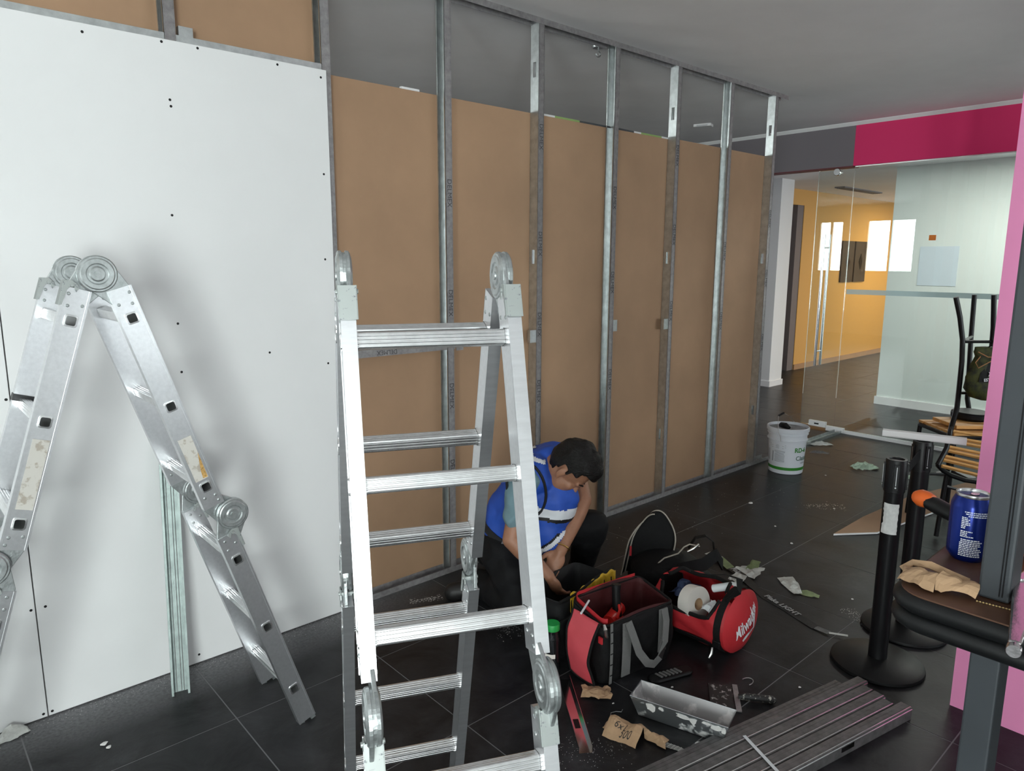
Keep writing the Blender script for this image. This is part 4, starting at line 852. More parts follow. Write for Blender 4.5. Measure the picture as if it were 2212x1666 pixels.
MB().strap([(0.03, 0.10, 0.25), (-0.01, 0.06, 0.290), (0.02, 0.0, 0.315), (0.10, -0.03, 0.30), (0.17, 0.0, 0.285)], 0.030, 0.003, (0.3, 1, 0.2)).ob('carry_handle', 'webbing_black', DB, True)
MB().strap(arc(0.20, 0.140, 122, 235), 0.27, 0.004, (1, 0, 0)).ob('black_base', 'bag_black', DB, True)
for sgn in (-1, 1):
    MB().tube([tuple(duff(k / 30, 0.0 if sgn > 0 else 1.0)) for k in range(7, 28)], 0.009, 8).ob('zip_edge', 'webbing_black', DB, True)
MB().tube([(0.05, 0.145, 0.05), (0.045, 0.160, 0.03), (0.05, 0.168, 0.012)], [0.005, 0.007, 0.005], 8).ob('snap_hook', 'zip_metal', DB, True)
MB().box((0.03, 0.150, 0.075), (0.034, 0.012, 0.03)).ob('buckle', 'black_plastic', DB, bevel=0.003)
# logo
vs, fs = text_data('Milwaukee', 0.052, 0.0006, shear=0.35, bold=0.0005)
b = MB(); zo = lambda y, z: -0.034 + 0.045 * ((y * y + (z - 0.132) ** 2) / 0.0185)
LM = frame((0, 0.010, 0.150), (0, -1, 0.62), (0, 0.3, 1))
def project(vs_): 
    out = []
    for v in vs_:
        p = LM @ Vector((v[0] * 0.86, v[1] * 1.5, 0)); out.append((zo(p.y, p.z) - 0.0060 - v[2], p.y, p.z))
    return out
b.add(project(vs), fs)
bolt = [(-0.115, -0.075, 0), (-0.055, -0.030, 0), (0.020, -0.042, 0), (0.030, -0.020, 0), (0.105, -0.015, 0), (0.045, -0.038, 0), (0.040, -0.062, 0), (-0.045, -0.044, 0)]
n0 = len(b.v); b.add(project(bolt), [(0, 1, 7), (1, 2, 6, 7), (2, 3, 5, 6), (3, 4, 5)])
b.ob('lettering', 'white_print', DB)
# loose things inside the duffel
def inside(px, py, pz): m = Matrix.Rotation(math.atan2(AX.y, AX.x), 4, 'Z'); return Vector((E0.x, E0.y, 0)) + m @ Vector((px, py, pz))
tr = thing('tape_roll', 'white roll of joint tape standing inside the open duffel bag', 'tape', inside(0.185, 0.075, 0.175), rot=(radians(80), radians(14), radians(-8)))
MB().lathe([(0.026, -0.026), (0.075, -0.026), (0.075, 0.026), (0.026, 0.026)], 36, cap=False).ob('tape', 'tape_white_roll', tr, True); MB().lathe([(0.026, -0.026), (0.024, -0.026), (0.024, 0.026), (0.026, 0.026)], 24, cap=False).ob('core', 'kraft_bag', tr, True)
bo = thing('spray_tube', 'clear plastic tube with white cap inside the open duffel bag', 'tube', inside(0.10, -0.02, 0.245), rot=(radians(20), radians(64), radians(-60)))
MB().lathe([(0.001, -0.05), (0.017, -0.05), (0.018, 0.045), (0.014, 0.05)], 16).ob('tube', 'clear_plastic', bo, True); MB().lathe([(0.001, 0.05), (0.015, 0.05), (0.015, 0.072), (0.001, 0.073)], 16).ob('cap', 'white_pvc', bo, True)
crumple('plastic_wrap', 'clear_plastic', lambda u, v: (-0.05 + 0.1 * u, -0.04 + 0.08 * v, 0.02 * sin(pi * u) * sin(pi * v)), 10, 8, 0.02, 9, label='crumpled clear plastic wrap beside the tape roll in the duffel bag', cat='wrap', loc=inside(0.105, 0.045, 0.165), zmin=-0.05)
crumple('rag', 'navy_fabric', lambda u, v: (-0.06 + 0.12 * u, -0.05 + 0.1 * v, 0.05 * sin(pi * u) * sin(pi * v)), 10, 8, 0.02, 4, label='dark blue rag behind the tape roll in the duffel bag', cat='rag', loc=inside(0.27, 0.0, 0.17), zmin=-0.05)

# black backpack, its lid open
BP = thing('backpack', 'open black backpack with pale zipper edges behind the tool bags', 'backpack', U(0.735, 3.43, 0), YAW - pi / 2)
rings = []
for k in range(13):
    t = k / 12; x = -0.13 + 0.46 * t; h = 0.215 * (sin(pi * min(1, t * 0.9 + 0.12)) ** 0.5) - 0.05 * t; d_ = 0.16 * (sin(pi * (0.08 + 0.86 * t)) ** 0.4)
    rings.append([tuple(wr((x, d_ * cos(q) - 0.02, max(0.005, h / 2 + h / 2 * sin(q))), 0.008, 12, 6)) for q in [2 * pi * i / 24 for i in range(24)]])
rings = [[(p[0], p[1], max(0.004, p[2])) for p in r] for r in rings]
MB().loft(rings).ob('body', 'bag_black', BP, True, auto=180)
def lid(u, v):   # raised lid, u across, v up
    w = 0.105 * (1 - max(0, v - 0.55) ** 2 * 2.4); x = -0.045 + (2 * u - 1) * w + 0.055 * v; y = 0.02 + 0.03 * v - 0.05 * u; z = 0.06 + 0.325 * v - 0.05 * (2 * u - 1) ** 2 * v
    return Vector((x, y, z))
ld = MB().grid(lid, 14, 14).ob('lid', 'bag_black', BP, True, solid=0.012, auto=180)
edge = [lid(0, v / 14) for v in range(15)] + [lid(u / 14, 1) for u in range(1, 15)] + [lid(1, 1 - v / 14) for v in range(1, 12)]
MB().tube([p + Vector((0, -0.008, 0)) for p in edge], 0.0038, 6).ob('zipper', 'zip_pale', ld, True)
MB().tube([p + Vector((-0.024, -0.03, -0.012)) for p in edge[:22]], 0.0036, 6).ob('zipper', 'zip_pale', ld, True)
gus = MB().grid(lambda u, v: edge[min(int(u * 21), 21)] + Vector((-0.024, -0.024, -0.012)) * v, 21, 1).ob('gusset', 'black_fabric', ld, solid=0.002)
MB().tube([(-0.06, -0.125, 0.09), (-0.03, -0.12, 0.145), (0.02, -0.11, 0.185), (0.09, -0.10, 0.205), (0.12, -0.09, 0.235), (0.15, -0.08, 0.245), (0.20, -0.08, 0.235)], 0.0036, 6).ob('zipper', 'zip_pale', BP, True)
MB().tube([(0.135, -0.10, 0.215), (0.165, -0.105, 0.235), (0.19, -0.10, 0.255)], [0.005, 0.006, 0.005], 8).ob('zip_pull', 'zip_metal', BP, True)
MB().strap([(0.02, -0.16, 0.12), (0.10, -0.18, 0.16), (0.20, -0.17, 0.18), (0.28, -0.10, 0.20), (0.33, -0.04, 0.12)], 0.06, 0.008, (0, 0.5, 1)).ob('shoulder_strap', 'bag_black', BP, True)
MB().strap([(0.16, -0.02, 0.20), (0.19, -0.03, 0.26), (0.24, -0.03, 0.27), (0.28, -0.03, 0.24), (0.29, -0.03, 0.18)], 0.025, 0.004, (0, 1, 0)).ob('carry_loop', 'webbing_black', BP, True)
MB().box((-0.135, -0.035, 0.19), (0.010, 0.006, 0.05)).ob('red_tag', 'bag_red', BP)

# vacuum bottle with green cap
vb = thing('steel_bottle', 'dark shiny bottle with a green screw cap beside the tool bag', 'bottle', (1.872, 1.842, 0))
mat('bottle_dark', (0.03, 0.032, 0.035), 0.12, 0.7)
MB().lathe([(0.001, 0.0), (0.031, 0.0), (0.034, 0.004), (0.034, 0.15), (0.033, 0.158), (0.028, 0.170), (0.027, 0.192), (0.001, 0.193)], 28).ob('body', 'bottle_dark', vb, True)
MB().lathe([(0.027, 0.188), (0.0305, 0.190), (0.0305, 0.212), (0.028, 0.216), (0.001, 0.216)], 28).ob('cap', 'green_cap', vb, True)
b = MB(); wrap(b, [(x, y, 0.0006) for y in (-0.009, 0.009) for x in [-0.022 + 0.0055 * i for i in range(9)]], [(i, i + 1, i + 10, i + 9) for i in range(8)], 0.034, math.atan2(-1.842, -1.872) - 0.25, 0.088); b.ob('label', 'tape_white_roll', vb)

# ------------------------------------------------------------------ the crouching worker
mat('skin', (0.33, 0.155, 0.090), 0.5, var=0.10, scale=30); mat('hair_black', (0.0045, 0.0035, 0.003), 0.42, spec=0.3, bump=0.6, bscale=70, stretch=(1, 4, 4))
mat('vest_blue', (0.016, 0.075, 0.42), 0.62, var=0.12, scale=9, bump=0.5, bscale=10); mat('shirt_teal', (0.15, 0.245, 0.28), 0.75, bump=0.4, bscale=18)
mat('trousers_black', (0.0055, 0.0055, 0.0065), 0.75, spec=0.25, bump=0.4, bscale=14); mat('reflective_white', (0.70, 0.72, 0.76), 0.5); mat('gold', (0.62, 0.40, 0.12), 0.3, 1.0); mat('vest_piping', (0.008, 0.008, 0.010), 0.6)
mat('boot_black', (0.012, 0.011, 0.011), 0.5)
def capsule(b, p0, p1, r0, r1, n=16, flat=None):
    p0, p1 = Vector(p0), Vector(p1); ax = p1 - p0; L = ax.length; R_ = ax.to_track_quat('Z', 'Y').to_matrix(); pr = []
    for i in range(6): q = -pi / 2 + pi / 2 * i / 5; pr.append((max(0.0008, r0 * cos(q)), r0 * sin(q)))
    for i in range(6): q = pi / 2 * i / 5; pr.append((max(0.0008, r1 * cos(q)), L + r1 * sin(q)))
    b.lathe(pr, n, p0, R_)
def ellipsoid(b, c, ax, n=20):
    ax = [Vector(a) for a in ax]; c = Vector(c); rg = []
    for i in range(13):
        q = -pi / 2 + pi * i / 12; cr = max(0.004, cos(q)); rg.append([c + ax[0] * cr * cos(t) + ax[1] * cr * sin(t) + ax[2] * sin(q) for t in [2 * pi * k / n for k in range(n)]])
    b.loft(rg)
def fuse(name, b, voxel, smooth, m, parent, post=None):
    me = b.mesh(name); o = bpy.data.objects.new('tmp', me); COL.objects.link(o)
    q = o.modifiers.new('r', 'REMESH'); q.mode = 'VOXEL'; q.voxel_size = voxel
    q = o.modifiers.new('s', 'SMOOTH'); q.iterations = smooth; q.factor = 0.5
    dg = bpy.context.evaluated_depsgraph_get(); me2 = bpy.data.meshes.new_from_object(o.evaluated_get(dg)); me2.name = name
    bpy.data.objects.remove(o); bpy.data.meshes.remove(me)
    if post:
        for v in me2.vertices: v.co = post(v.co)
    me2.materials.clear(); return mk(name, me2, m, parent, True, auto=180)
def pick(src, name, test, off, m, parent):
    """strip of cloth sewn on: the faces of src that pass the test, lifted off the surface"""
    b = bmesh.new(); b.from_mesh(src.data); bmesh.ops.delete(b, geom=[f for f in b.faces if not test(f.calc_center_median(), f.normal)], context='FACES')
    ns = {v: v.normal.copy() for v in b.verts}
    for v in b.verts: v.co = v.co + ns[v] * off
    me = bpy.data.meshes.new(name); b.to_mesh(me); b.free(); return mk(name, me, m, parent, True, auto=180)
PE = thing('person', 'crouching person in a blue vest reaching into a black bag behind the ladder', 'person', U(0.15, 3.2, 0), YAW - pi / 2)
V = Vector
hip_r, hip_l, pel = V((-0.20, 0.02, 0.27)), V((-0.13, 0.17, 0.28)), V((-0.175, 0.10, 0.30))
mid, chest, nk = V((-0.10, 0.07, 0.45)), V((-0.01, 0.03, 0.60)), V((0.04, 0.0, 0.715))
sh_r, el_r, wr_r = V((-0.095, -0.135, 0.665)), V((-0.150, -0.215, 0.415)), V((0.015, -0.255, 0.262))
sh_l, el_l, wr_l = V((0.150, 0.135, 0.665)), V((0.185, 0.0, 0.525)), V((0.072, -0.155, 0.335))
kn_r, an_r = V((-0.085, -0.215, 0.085)), V((-0.305, 0.075, 0.075))
kn_l, an_l = V((0.245, 0.11, 0.360)), V((0.205, 0.25, 0.075))
fd = V((0.45, -0.12, -0.885)).normalized(); cd_ = V((0.86, -0.24, 0.45)); cd_ = (cd_ - cd_.dot(fd) * fd).normalized(); rd = fd.cross(cd_)   # face, crown, right ear
H0 = V((0.095, -0.10, 0.705))
def hp(c, f, r): return H0 + cd_ * c + fd * f + rd * r
bd = MB()
# head: skull, jaw, brow, nose, lips, cheeks, ears, neck
ellipsoid(bd, hp(0.045, -0.005, 0), (cd_ * 0.092, fd * 0.098, rd * 0.076)); ellipsoid(bd, hp(-0.035, 0.035, 0), (cd_ * 0.075, fd * 0.060, rd * 0.060))
ellipsoid(bd, hp(-0.088, 0.066, 0), (cd_ * 0.024, fd * 0.026, rd * 0.028))
for s in (-1, 1):
    ellipsoid(bd, hp(-0.012, 0.062, s * 0.036), (cd_ * 0.026, fd * 0.026, rd * 0.024)); capsule(bd, hp(0.030, 0.090, s * 0.014), hp(0.030, 0.076, s * 0.048), 0.011, 0.009)
    ellipsoid(bd, hp(0.012, 0.074, s * 0.032), (cd_ * 0.010, fd * 0.014, rd * 0.014))
    ellipsoid(bd, hp(0.0, -0.008, s * 0.079), (cd_ * 0.032, fd * 0.019, rd * 0.0075)); ellipsoid(bd, hp(-0.028, 0.002, s * 0.074), (cd_ * 0.012, fd * 0.010, rd * 0.007))
capsule(bd, hp(0.022, 0.088, 0), hp(-0.020, 0.112, 0), 0.008, 0.0115); ellipsoid(bd, hp(-0.022, 0.100, 0), (cd_ * 0.010, fd * 0.012, rd * 0.017))
ellipsoid(bd, hp(-0.048, 0.090, 0), (cd_ * 0.007, fd * 0.010, rd * 0.022)); ellipsoid(bd, hp(-0.060, 0.087, 0), (cd_ * 0.008, fd * 0.010, rd * 0.020))
capsule(bd, nk + V((-0.01, 0.0, -0.01)), hp(-0.03, -0.02, 0), 0.060, 0.056)
# torso, arms, legs (mostly under the clothes)
capsule(bd, pel, mid, 0.125, 0.12); capsule(bd, mid, chest, 0.12, 0.135); capsule(bd, chest, nk, 0.12, 0.06); capsule(bd, sh_r, sh_l, 0.062, 0.062)
for sh, el, w in ((sh_r, el_r, wr_r), (sh_l, el_l, wr_l)):
    capsule(bd, sh, el, 0.050, 0.041); capsule(bd, el, el.lerp(w, 0.3), 0.041, 0.043); capsule(bd, el.lerp(w, 0.3), w, 0.043, 0.027)
for h, k, a in ((hip_r, kn_r, an_r), (hip_l, kn_l, an_l)): capsule(bd, h, k, 0.085, 0.058); capsule(bd, k, a, 0.055, 0.042)
# hands: palm, four unequal fingers with two bends and a thumb from the side of the palm
def hand(w, along, palm_n, thumb_side, curl):
    along = along.normalized(); palm_n = (palm_n - palm_n.dot(along) * along).normalized(); sd_ = along.cross(palm_n) * thumb_side
    c = w + along * 0.045
    ellipsoid(bd, c, (along * 0.050, sd_ * 0.041, palm_n * 0.018)); capsule(bd, w, c, 0.025, 0.020)
    for k, (o, L) in enumerate(((0.030, 0.070), (0.010, 0.078), (-0.010, 0.073), (-0.029, 0.058))):
        p = c + along * 0.036 + sd_ * o; dirv = along.copy()
        for j, f in enumerate((0.46, 0.32, 0.22)):
            ang = curl * (0.55 + 0.5 * j); d_ = along * cos(ang) + palm_n * sin(ang); q = p + d_ * L * f; capsule(bd, p, q, 0.0095 - 0.0008 * j, 0.0090 - 0.0008 * j, 10); p = q
    p = w + along * 0.022 + sd_ * 0.030; q = p + along * 0.026 + sd_ * 0.022 + palm_n * 0.012; r_ = q + along * 0.030 + sd_ * 0.006 + palm_n * 0.016
    capsule(bd, p, q, 0.014, 0.0115, 10); capsule(bd, q, r_, 0.0110, 0.0088, 10)
hand(wr_r, V((0.42, 0.12, -0.80)), V((0.55, 0.75, 0.30)), -1, 0.75)
hand(wr_l, V((-0.45, -0.35, -0.75)), V((-0.1, -0.75, 0.45)), 1, 0.55)
body_ = fuse('body', bd, 0.0052, 4, 'skin', PE)
# hair: a cap over the skull, longer on top and back, ending over the forehead and round the ear
hb = MB(); nU, nV = 44, 30
for i in range(nV):
    for j in range(nU):
        def P(a, c_):
            th_ = pi * a / nV; ph = 2 * pi * c_ / nU; x = sin(th_) * cos(ph); y = sin(th_) * sin(ph); z = cos(th_)      # x face, y ear, z crown
            bulk = 0.013 + 0.010 * max(0, z) + 0.009 * max(0, x) * max(0, z) * 2
            n_ = 0.012 * noise.noise(V((x * 3, y * 3, z * 3))) + 0.008 * noise.noise(V((x * 11, y * 11, z * 11)))
            return hp(0.045 + (0.092 + bulk + n_) * z, -0.005 + (0.098 + bulk + n_) * x, (0.076 + bulk * 0.7 + n_) * y), x, y, z
        q = [P(i, j), P(i + 1, j), P(i + 1, j + 1), P(i, j + 1)]; cx, cy, cz = [sum(p[k] for p in q) / 4 for k in (1, 2, 3)]
        zl = 0.42 if cx > 0.45 else (-0.05 if cx > 0.20 else (-0.30 if cx > 0.05 else (-0.12 if cx > -0.30 else -0.80)))
        if cz < zl: continue
        hb.add([p[0] for p in q], [(0, 1, 2, 3)])
hm_ = hb.mesh('hair'); bmx = bmesh.new(); bmx.from_mesh(hm_); bmesh.ops.remove_doubles(bmx, verts=bmx.verts, dist=0.0005); bmesh.ops.recalc_face_normals(bmx, faces=bmx.faces); bmx.to_mesh(hm_); bmx.free()
hr = mk('hair', hm_, 'hair_black', PE, True, solid=0.012, sub=1, auto=180)
for s in (1, -1): MB().tube([hp(0.040, 0.098, s * 0.014), hp(0.043, 0.094, s * 0.032), hp(0.038, 0.080, s * 0.052)], [0.003, 0.0045, 0.002], 8).ob('eyebrow', 'hair_black', PE, True)
# trousers
tr_ = MB(); capsule(tr_, pel + V((0, 0, -0.02)), pel.lerp(mid, 0.5), 0.150, 0.142); ellipsoid(tr_, pel + V((-0.03, 0.02, -0.05)), (V((0.13, 0, 0)), V((0, 0.16, 0)), V((0, 0, 0.12))))
for h, k, a in ((hip_r, kn_r, an_r), (hip_l, kn_l, an_l)): capsule(tr_, h, k, 0.108, 0.078); capsule(tr_, k, a, 0.078, 0.066)
wob = lambda s, amp: (lambda c: c + V((noise.noise(c * s), noise.noise(c * s + V((7, 0, 0))), noise.noise(c * s + V((0, 7, 0))))) * amp)
def ground(f): return lambda c: (lambda p: V((p.x, p.y, max(0.004, p.z))))(f(c))
fuse('trousers', tr_, 0.009, 6, 'trousers_black', PE, ground(wob(15, 0.010)))
# boots
for nm, a, t in (('boot', an_r, V((-0.9, -0.15, -0.1))), ('boot', an_l, V((0.75, -0.55, -0.25)))):
    bt = MB(); t = t.normalized(); h_ = V((a.x, a.y, 0.05)); capsule(bt, a, h_, 0.052, 0.050); capsule(bt, h_ - t * 0.03, h_ + t * 0.13, 0.050, 0.045)
    fuse(nm, bt, 0.008, 4, 'boot_black', PE, lambda c: V((c.x, c.y, max(0.003, c.z))))
# shirt: sleeves and the strip under the vest
st = MB(); capsule(st, pel.lerp(mid, 0.3), mid, 0.140, 0.138); capsule(st, mid, chest, 0.138, 0.146); capsule(st, sh_r, sh_l, 0.074, 0.074); capsule(st, sh_r, sh_r.lerp(el_r, 0.62), 0.072, 0.064); capsule(st, sh_l, sh_l.lerp(el_l, 0.30), 0.070, 0.060)
fuse('shirt', st, 0.008, 5, 'shirt_teal', PE, wob(17, 0.012))
# vest: bulky, with arm holes, black piping, reflective bands
vt = MB(); sr2, sl2 = sh_r.lerp(sh_l, 0.16), sh_r.lerp(sh_l, 0.86)
capsule(vt, pel.lerp(mid, 0.45), mid, 0.152, 0.156); capsule(vt, mid, chest, 0.158, 0.172); capsule(vt, sr2, sl2, 0.090, 0.090); capsule(vt, chest, nk.lerp(chest, 0.35), 0.160, 0.110)
ellipsoid(vt, V((0.03, -0.06, 0.52)), (V((0.12, -0.03, 0)), V((0.02, 0.10, 0)), V((0.03, 0, 0.17)))); ellipsoid(vt, V((0.03, -0.10, 0.40)), (V((0.085, 0, 0)), V((0.0, 0.06, 0)), V((0.0, 0, 0.11))))
ellipsoid(vt, V((-0.20, 0.09, 0.43)), (V((0.075, 0, 0.04)), V((0.02, 0.11, 0)), V((0.0, 0, 0.12))))
ellipsoid(vt, V((0.05, 0.06, 0.70)), (V((0.13, 0.04, 0)), V((-0.04, 0.14, 0)), V((0.0, 0, 0.085))))
vest = fuse('vest', vt, 0.0075, 6, 'vest_blue', PE, wob(13, 0.014))
arm_d = lambda c: ((c - sh_r) - (c - sh_r).dot((el_r - sh_r).normalized()) * (el_r - sh_r).normalized()).length
ush = (sh_l - sh_r).normalized()
pick(vest, 'reflective_band', lambda c, n: 0.500 < c.z + 0.10 * c.x - 0.05 * c.y < 0.545 and n.y < 0.1 and c.x > -0.06, 0.003, 'reflective_white', vest)
pick(vest, 'piping', lambda c, n: 0.483 < c.z + 0.10 * c.x - 0.05 * c.y <= 0.500 and n.y < 0.1 and c.x > -0.06, 0.003, 'vest_piping', vest)
pick(vest, 'reflective_band', lambda c, n: 0.325 < c.z - 0.9 * c.x < 0.352 and n.y < 0 and c.x > -0.02 and c.z < 0.42, 0.003, 'reflective_white', vest)
pick(vest, 'piping', lambda c, n: 0.352 <= c.z - 0.9 * c.x < 0.366 and n.y < 0 and c.x > -0.02 and c.z < 0.42, 0.003, 'vest_piping', vest)
pick(vest, 'reflective_band', lambda c, n: -0.034 < (c - chest).dot(V((0.25, 0, 0.97))) - 0.165 < -0.022 and c.x < 0.0 and n.z > 0.1, 0.003, 'reflective_white', vest)
# black binding round the near arm hole
ah = [sh_r.lerp(sh_l, 0.085) + V((cos(q) * 0.085 - 0.01 - 0.02 * sin(q), -0.052 - 0.022 * sin(q), -0.035 + sin(q) * 0.135)) for q in [2 * pi * k / 28 for k in range(28)]]
MB().tube(ah, 0.0065, 8, True).ob('armhole_binding', 'vest_piping', vest, True)
# belt with buckle, tool pouch, bracelet
bl = pel.lerp(mid, 0.28); axb = (mid - pel).normalized(); xb = V((1, 0, 0)); xb = (xb - xb.dot(axb) * axb).normalized(); yb = axb.cross(xb)
MB().strap([bl + xb * 0.152 * cos(q) + yb * 0.152 * sin(q) for q in [2 * pi * k / 32 for k in range(33)]], 0.034, 0.005, tuple(axb)).ob('belt', 'vest_piping', PE, True)
q = radians(-100); bu = bl + xb * 0.158 * cos(q) + yb * 0.158 * sin(q); B_ = MB(); B_.M = frame(bu, -xb * sin(q) + yb * cos(q), axb); B_.box((0, 0, 0), (0.045, 0.036, 0.010)); B_.ob('buckle', 'grey_paint', PE, bevel=0.003)
wd = (wr_l - el_l).normalized(); wa = wd.orthogonal().normalized(); wb = wd.cross(wa); wc_ = wr_l - wd * 0.022
MB().tube([wc_ + (wa * cos(q) + wb * sin(q)) * (0.033 + 0.0012 * (k % 2)) for k, q in enumerate([2 * pi * k / 40 for k in range(40)])], 0.0034, 6, True).ob('bracelet', 'gold', PE, True)

# ------------------------------------------------------------------ loose studs, offcuts, hand tools and litter on the floor
speckle('pan_steel', (0.50, 0.53, 0.55), (0.78, 0.78, 0.76), 0.32, 0.60, 16, metal=0.9, stretch=(1, 1, 1)); speckle('pan_inside', (0.40, 0.39, 0.39), (0.60, 0.58, 0.57), 0.5, 0.56, 14, metal=0.6)
speckle('knife_blade', (0.015, 0.014, 0.014), (0.50, 0.48, 0.46), 0.55, 0.60, 55); speckle('knife_handle', (0.013, 0.012, 0.012), (0.45, 0.43, 0.38), 0.55, 0.58, 70)
mat('plaster', (0.74, 0.73, 0.71), 0.9); mat('marker_ink', (0.03, 0.025, 0.022), 0.7); mat('scrap_white', (0.55, 0.56, 0.53), 0.75, var=0.15, scale=30); mat('scrap_green', (0.20, 0.25, 0.12), 0.7, var=0.2, scale=30)
mat('scrap_mint', (0.42, 0.55, 0.42), 0.7, var=0.2, scale=40); mat('tape_black', (0.022, 0.022, 0.022), 0.45, var=0.3, scale=25); mat('tape_grey', (0.12, 0.12, 0.12), 0.5, var=0.4, scale=25); mat('tape_print', (0.36, 0.36, 0.36), 0.6)
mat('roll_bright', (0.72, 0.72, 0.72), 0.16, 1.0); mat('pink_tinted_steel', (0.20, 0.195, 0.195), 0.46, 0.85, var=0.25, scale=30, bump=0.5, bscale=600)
# pile of studs at the bottom of the view
PD = Vector((0.833, -0.169, 0)).normalized(); PN = Vector((PD.y, -PD.x, 0)) * 1.0       # along the pile, towards the viewer side
if PN.x > 0: pass
prz = math.atan2(PD.y, PD.x)
def pile_stud(k, off, end, z, w, h, L, label, hole=False):
    # local x along the stud (0 at the right end, negative to the left), y towards the back
    t = thing('metal_stud', label, 'stud', (0, 0, 0), prz, 'steel studs piled on the floor')
    E_ = Vector((2.633, 0.769, z)) + Vector((-PD.y, PD.x, 0)) * off + PD * end; t.location = E_
    b = MB(); th = 0.0014
    if hole:
        xs_ = [-L, -0.40, -0.33, 0]; b.M = frame((0, 0, 0), (1, 0, 0), (0, 0, 1)); b.plate_holes(xs_, [0, h * 0.30, h * 0.72, h], {(1, 1)}, 0); b.plate_holes(xs_, [0, h * 0.30, h * 0.72, h], {(1, 1)}, -th, True); b.M = Matrix()
    else: b.box((-L / 2, th / 2, h / 2), (L, th, h))
    b.box((-L / 2, w / 2, h - th / 2), (L, w, th)); b.box((-L / 2, w / 2, th / 2), (L, w, th)); b.box((-L / 2, w - th / 2, h - 0.005), (L, th, 0.009)); b.box((-L / 2, w - th / 2, 0.005), (L, th, 0.009))
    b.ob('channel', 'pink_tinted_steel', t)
    e = MB(); e.prism([(-0.0016, h - 0.008), (-0.0022, h - 0.007), (0.0062, h + 0.0014), (0.0072, h + 0.0010), (0.002, h - 0.004)], -L, 0, 'x'); e.ob('rolled_edge', 'roll_bright', t)
    for q in (0.33, 0.66): MB().box((-L / 2, w * q, h + 0.0003), (L, 0.0016, 0.0008)).ob('rib', 'pink_tinted_steel', t)
    return t
lb = ['front steel stud of the floor pile, slot in its side', 'second steel stud from the front of the floor pile', 'middle steel stud of the floor pile', 'fourth steel stud from the front of the floor pile', 'fifth steel stud of the floor pile beside the low rear one']
for k in range(5): pile_stud(k, 0.0450 * k, (0.0, -0.035, -0.02, -0.02, 0.012)[k], 0.0005, 0.0415, 0.047 - 0.001 * (k % 2), 1.45, lb[k], k == 0)
rs = pile_stud(6, 0.2260, -0.06, 0.0005, 0.040, 0.030, 1.45, 'low steel track lying along the back of the floor pile')
tpb = tag(MB().box((0, 0, 0), (0.012, 0.185, 0.0008)).ob('tape_strip', 'clear_plastic'), 'clear tape strip running across the piled studs', 'tape'); tpb.location = Vector((2.633, 0.769, 0.0498)) + Vector((-PD.y, PD.x, 0)) * 0.105 + PD * (-0.67); tpb.rotation_euler = (0, 0, prz - radians(14))
mat('galvanised_dull', (0.33, 0.39, 0.375), 0.5, 0.75, var=0.18, scale=25, bump=0.1, bscale=300)
# stud leaning against the white board
ls = thing('metal_stud', 'short steel stud leaning against the white board behind the left ladder', 'stud', (0.716, 2.682, 0.0), 0, 'loose steel studs', rot=(radians(-9.0), radians(1.6), radians(-14)))
b = MB(); L = 0.975; b.box((0, 0.016, L / 2), (0.062, 0.0014, L))
for x in (-0.031, 0.031): b.box((x, 0.0, L / 2), (0.0014, 0.034, L))
for x in (-0.0275, 0.0275): b.box((x, -0.0165, L / 2), (0.007, 0.0014, L))
b.ob('channel', 'galvanised_dull', ls)
for x in (-0.012, 0.004, 0.013): MB().box((x, 0.0148, L / 2), (0.0022, 0.0014, L)).ob('rib', 'galvanised_dark', ls)
MB().box((-0.012, 0.0145, 0.88), (0.018, 0.001, 0.07)).ob('slot', 'drywall_white', ls)
# U channel offcut by the bottle
uc = thing('channel_offcut', 'short shiny steel channel offcut lying beside the tool bag', 'channel', (1.745, 1.602, 0.0), math.atan2(1.745 - 1.455, 1.85 - 1.64))
b = MB(); b.box((0, 0, 0.001), (0.43, 0.046, 0.0014))
for y in (-0.023, 0.023): b.box((0, y, 0.013), (0.43, 0.0014, 0.025))
b.ob('channel', 'chrome', uc); MB().box((-0.06, 0.0, 0.0022), (0.05, 0.02, 0.0008)).ob('slot', 'black_plastic', uc)
# mud pan
pn = thing('mud_pan', 'galvanised mud pan smeared with white filler on the floor', 'pan', (1.988, 1.304, 0.0), math.atan2(-0.333, 0.1035))
def pring(hx, hy, z): return [(-hx, -hy, z), (hx, -hy, z), (hx, hy, z), (-hx, hy, z)]
MB().loft([pring(0.150, 0.030, 0.002), pring(0.176, 0.056, 0.085)], True, False).ob('outside', 'pan_steel', pn)
MB().loft([pring(0.147, 0.028, 0.0045), pring(0.1735, 0.0535, 0.085)], True, False).ob('inside', 'pan_inside', pn)
MB().tube([Vector(p) for p in pring(0.1755, 0.0555, 0.085)], 0.0018, 6, True).ob('rim', 'pan_steel', pn)
rn = random.Random(11); b = MB()
for (x, w, h) in ((-0.10, 0.022, 0.035), (-0.06, 0.012, 0.016), (0.02, 0.03, 0.02), (0.055, 0.016, 0.03), (0.10, 0.02, 0.012), (0.135, 0.026, 0.022), (0.16, 0.012, 0.03)):
    pts = [(x + w * cos(q) * rn.uniform(0.6, 1.1), 0.078 - h * 0.5 + h * 0.6 * sin(q) * rn.uniform(0.6, 1.1)) for q in [2 * pi * i / 10 for i in range(10)]]
    vs = [(px, -0.030 - (pz - 0.002) / 0.083 * 0.026 - 0.0012, pz) for px, pz in pts]; bb_ = MB().add(vs, [tuple(range(10))]); bb_.ob('filler_smear', 'plaster', pn, solid=0.001)
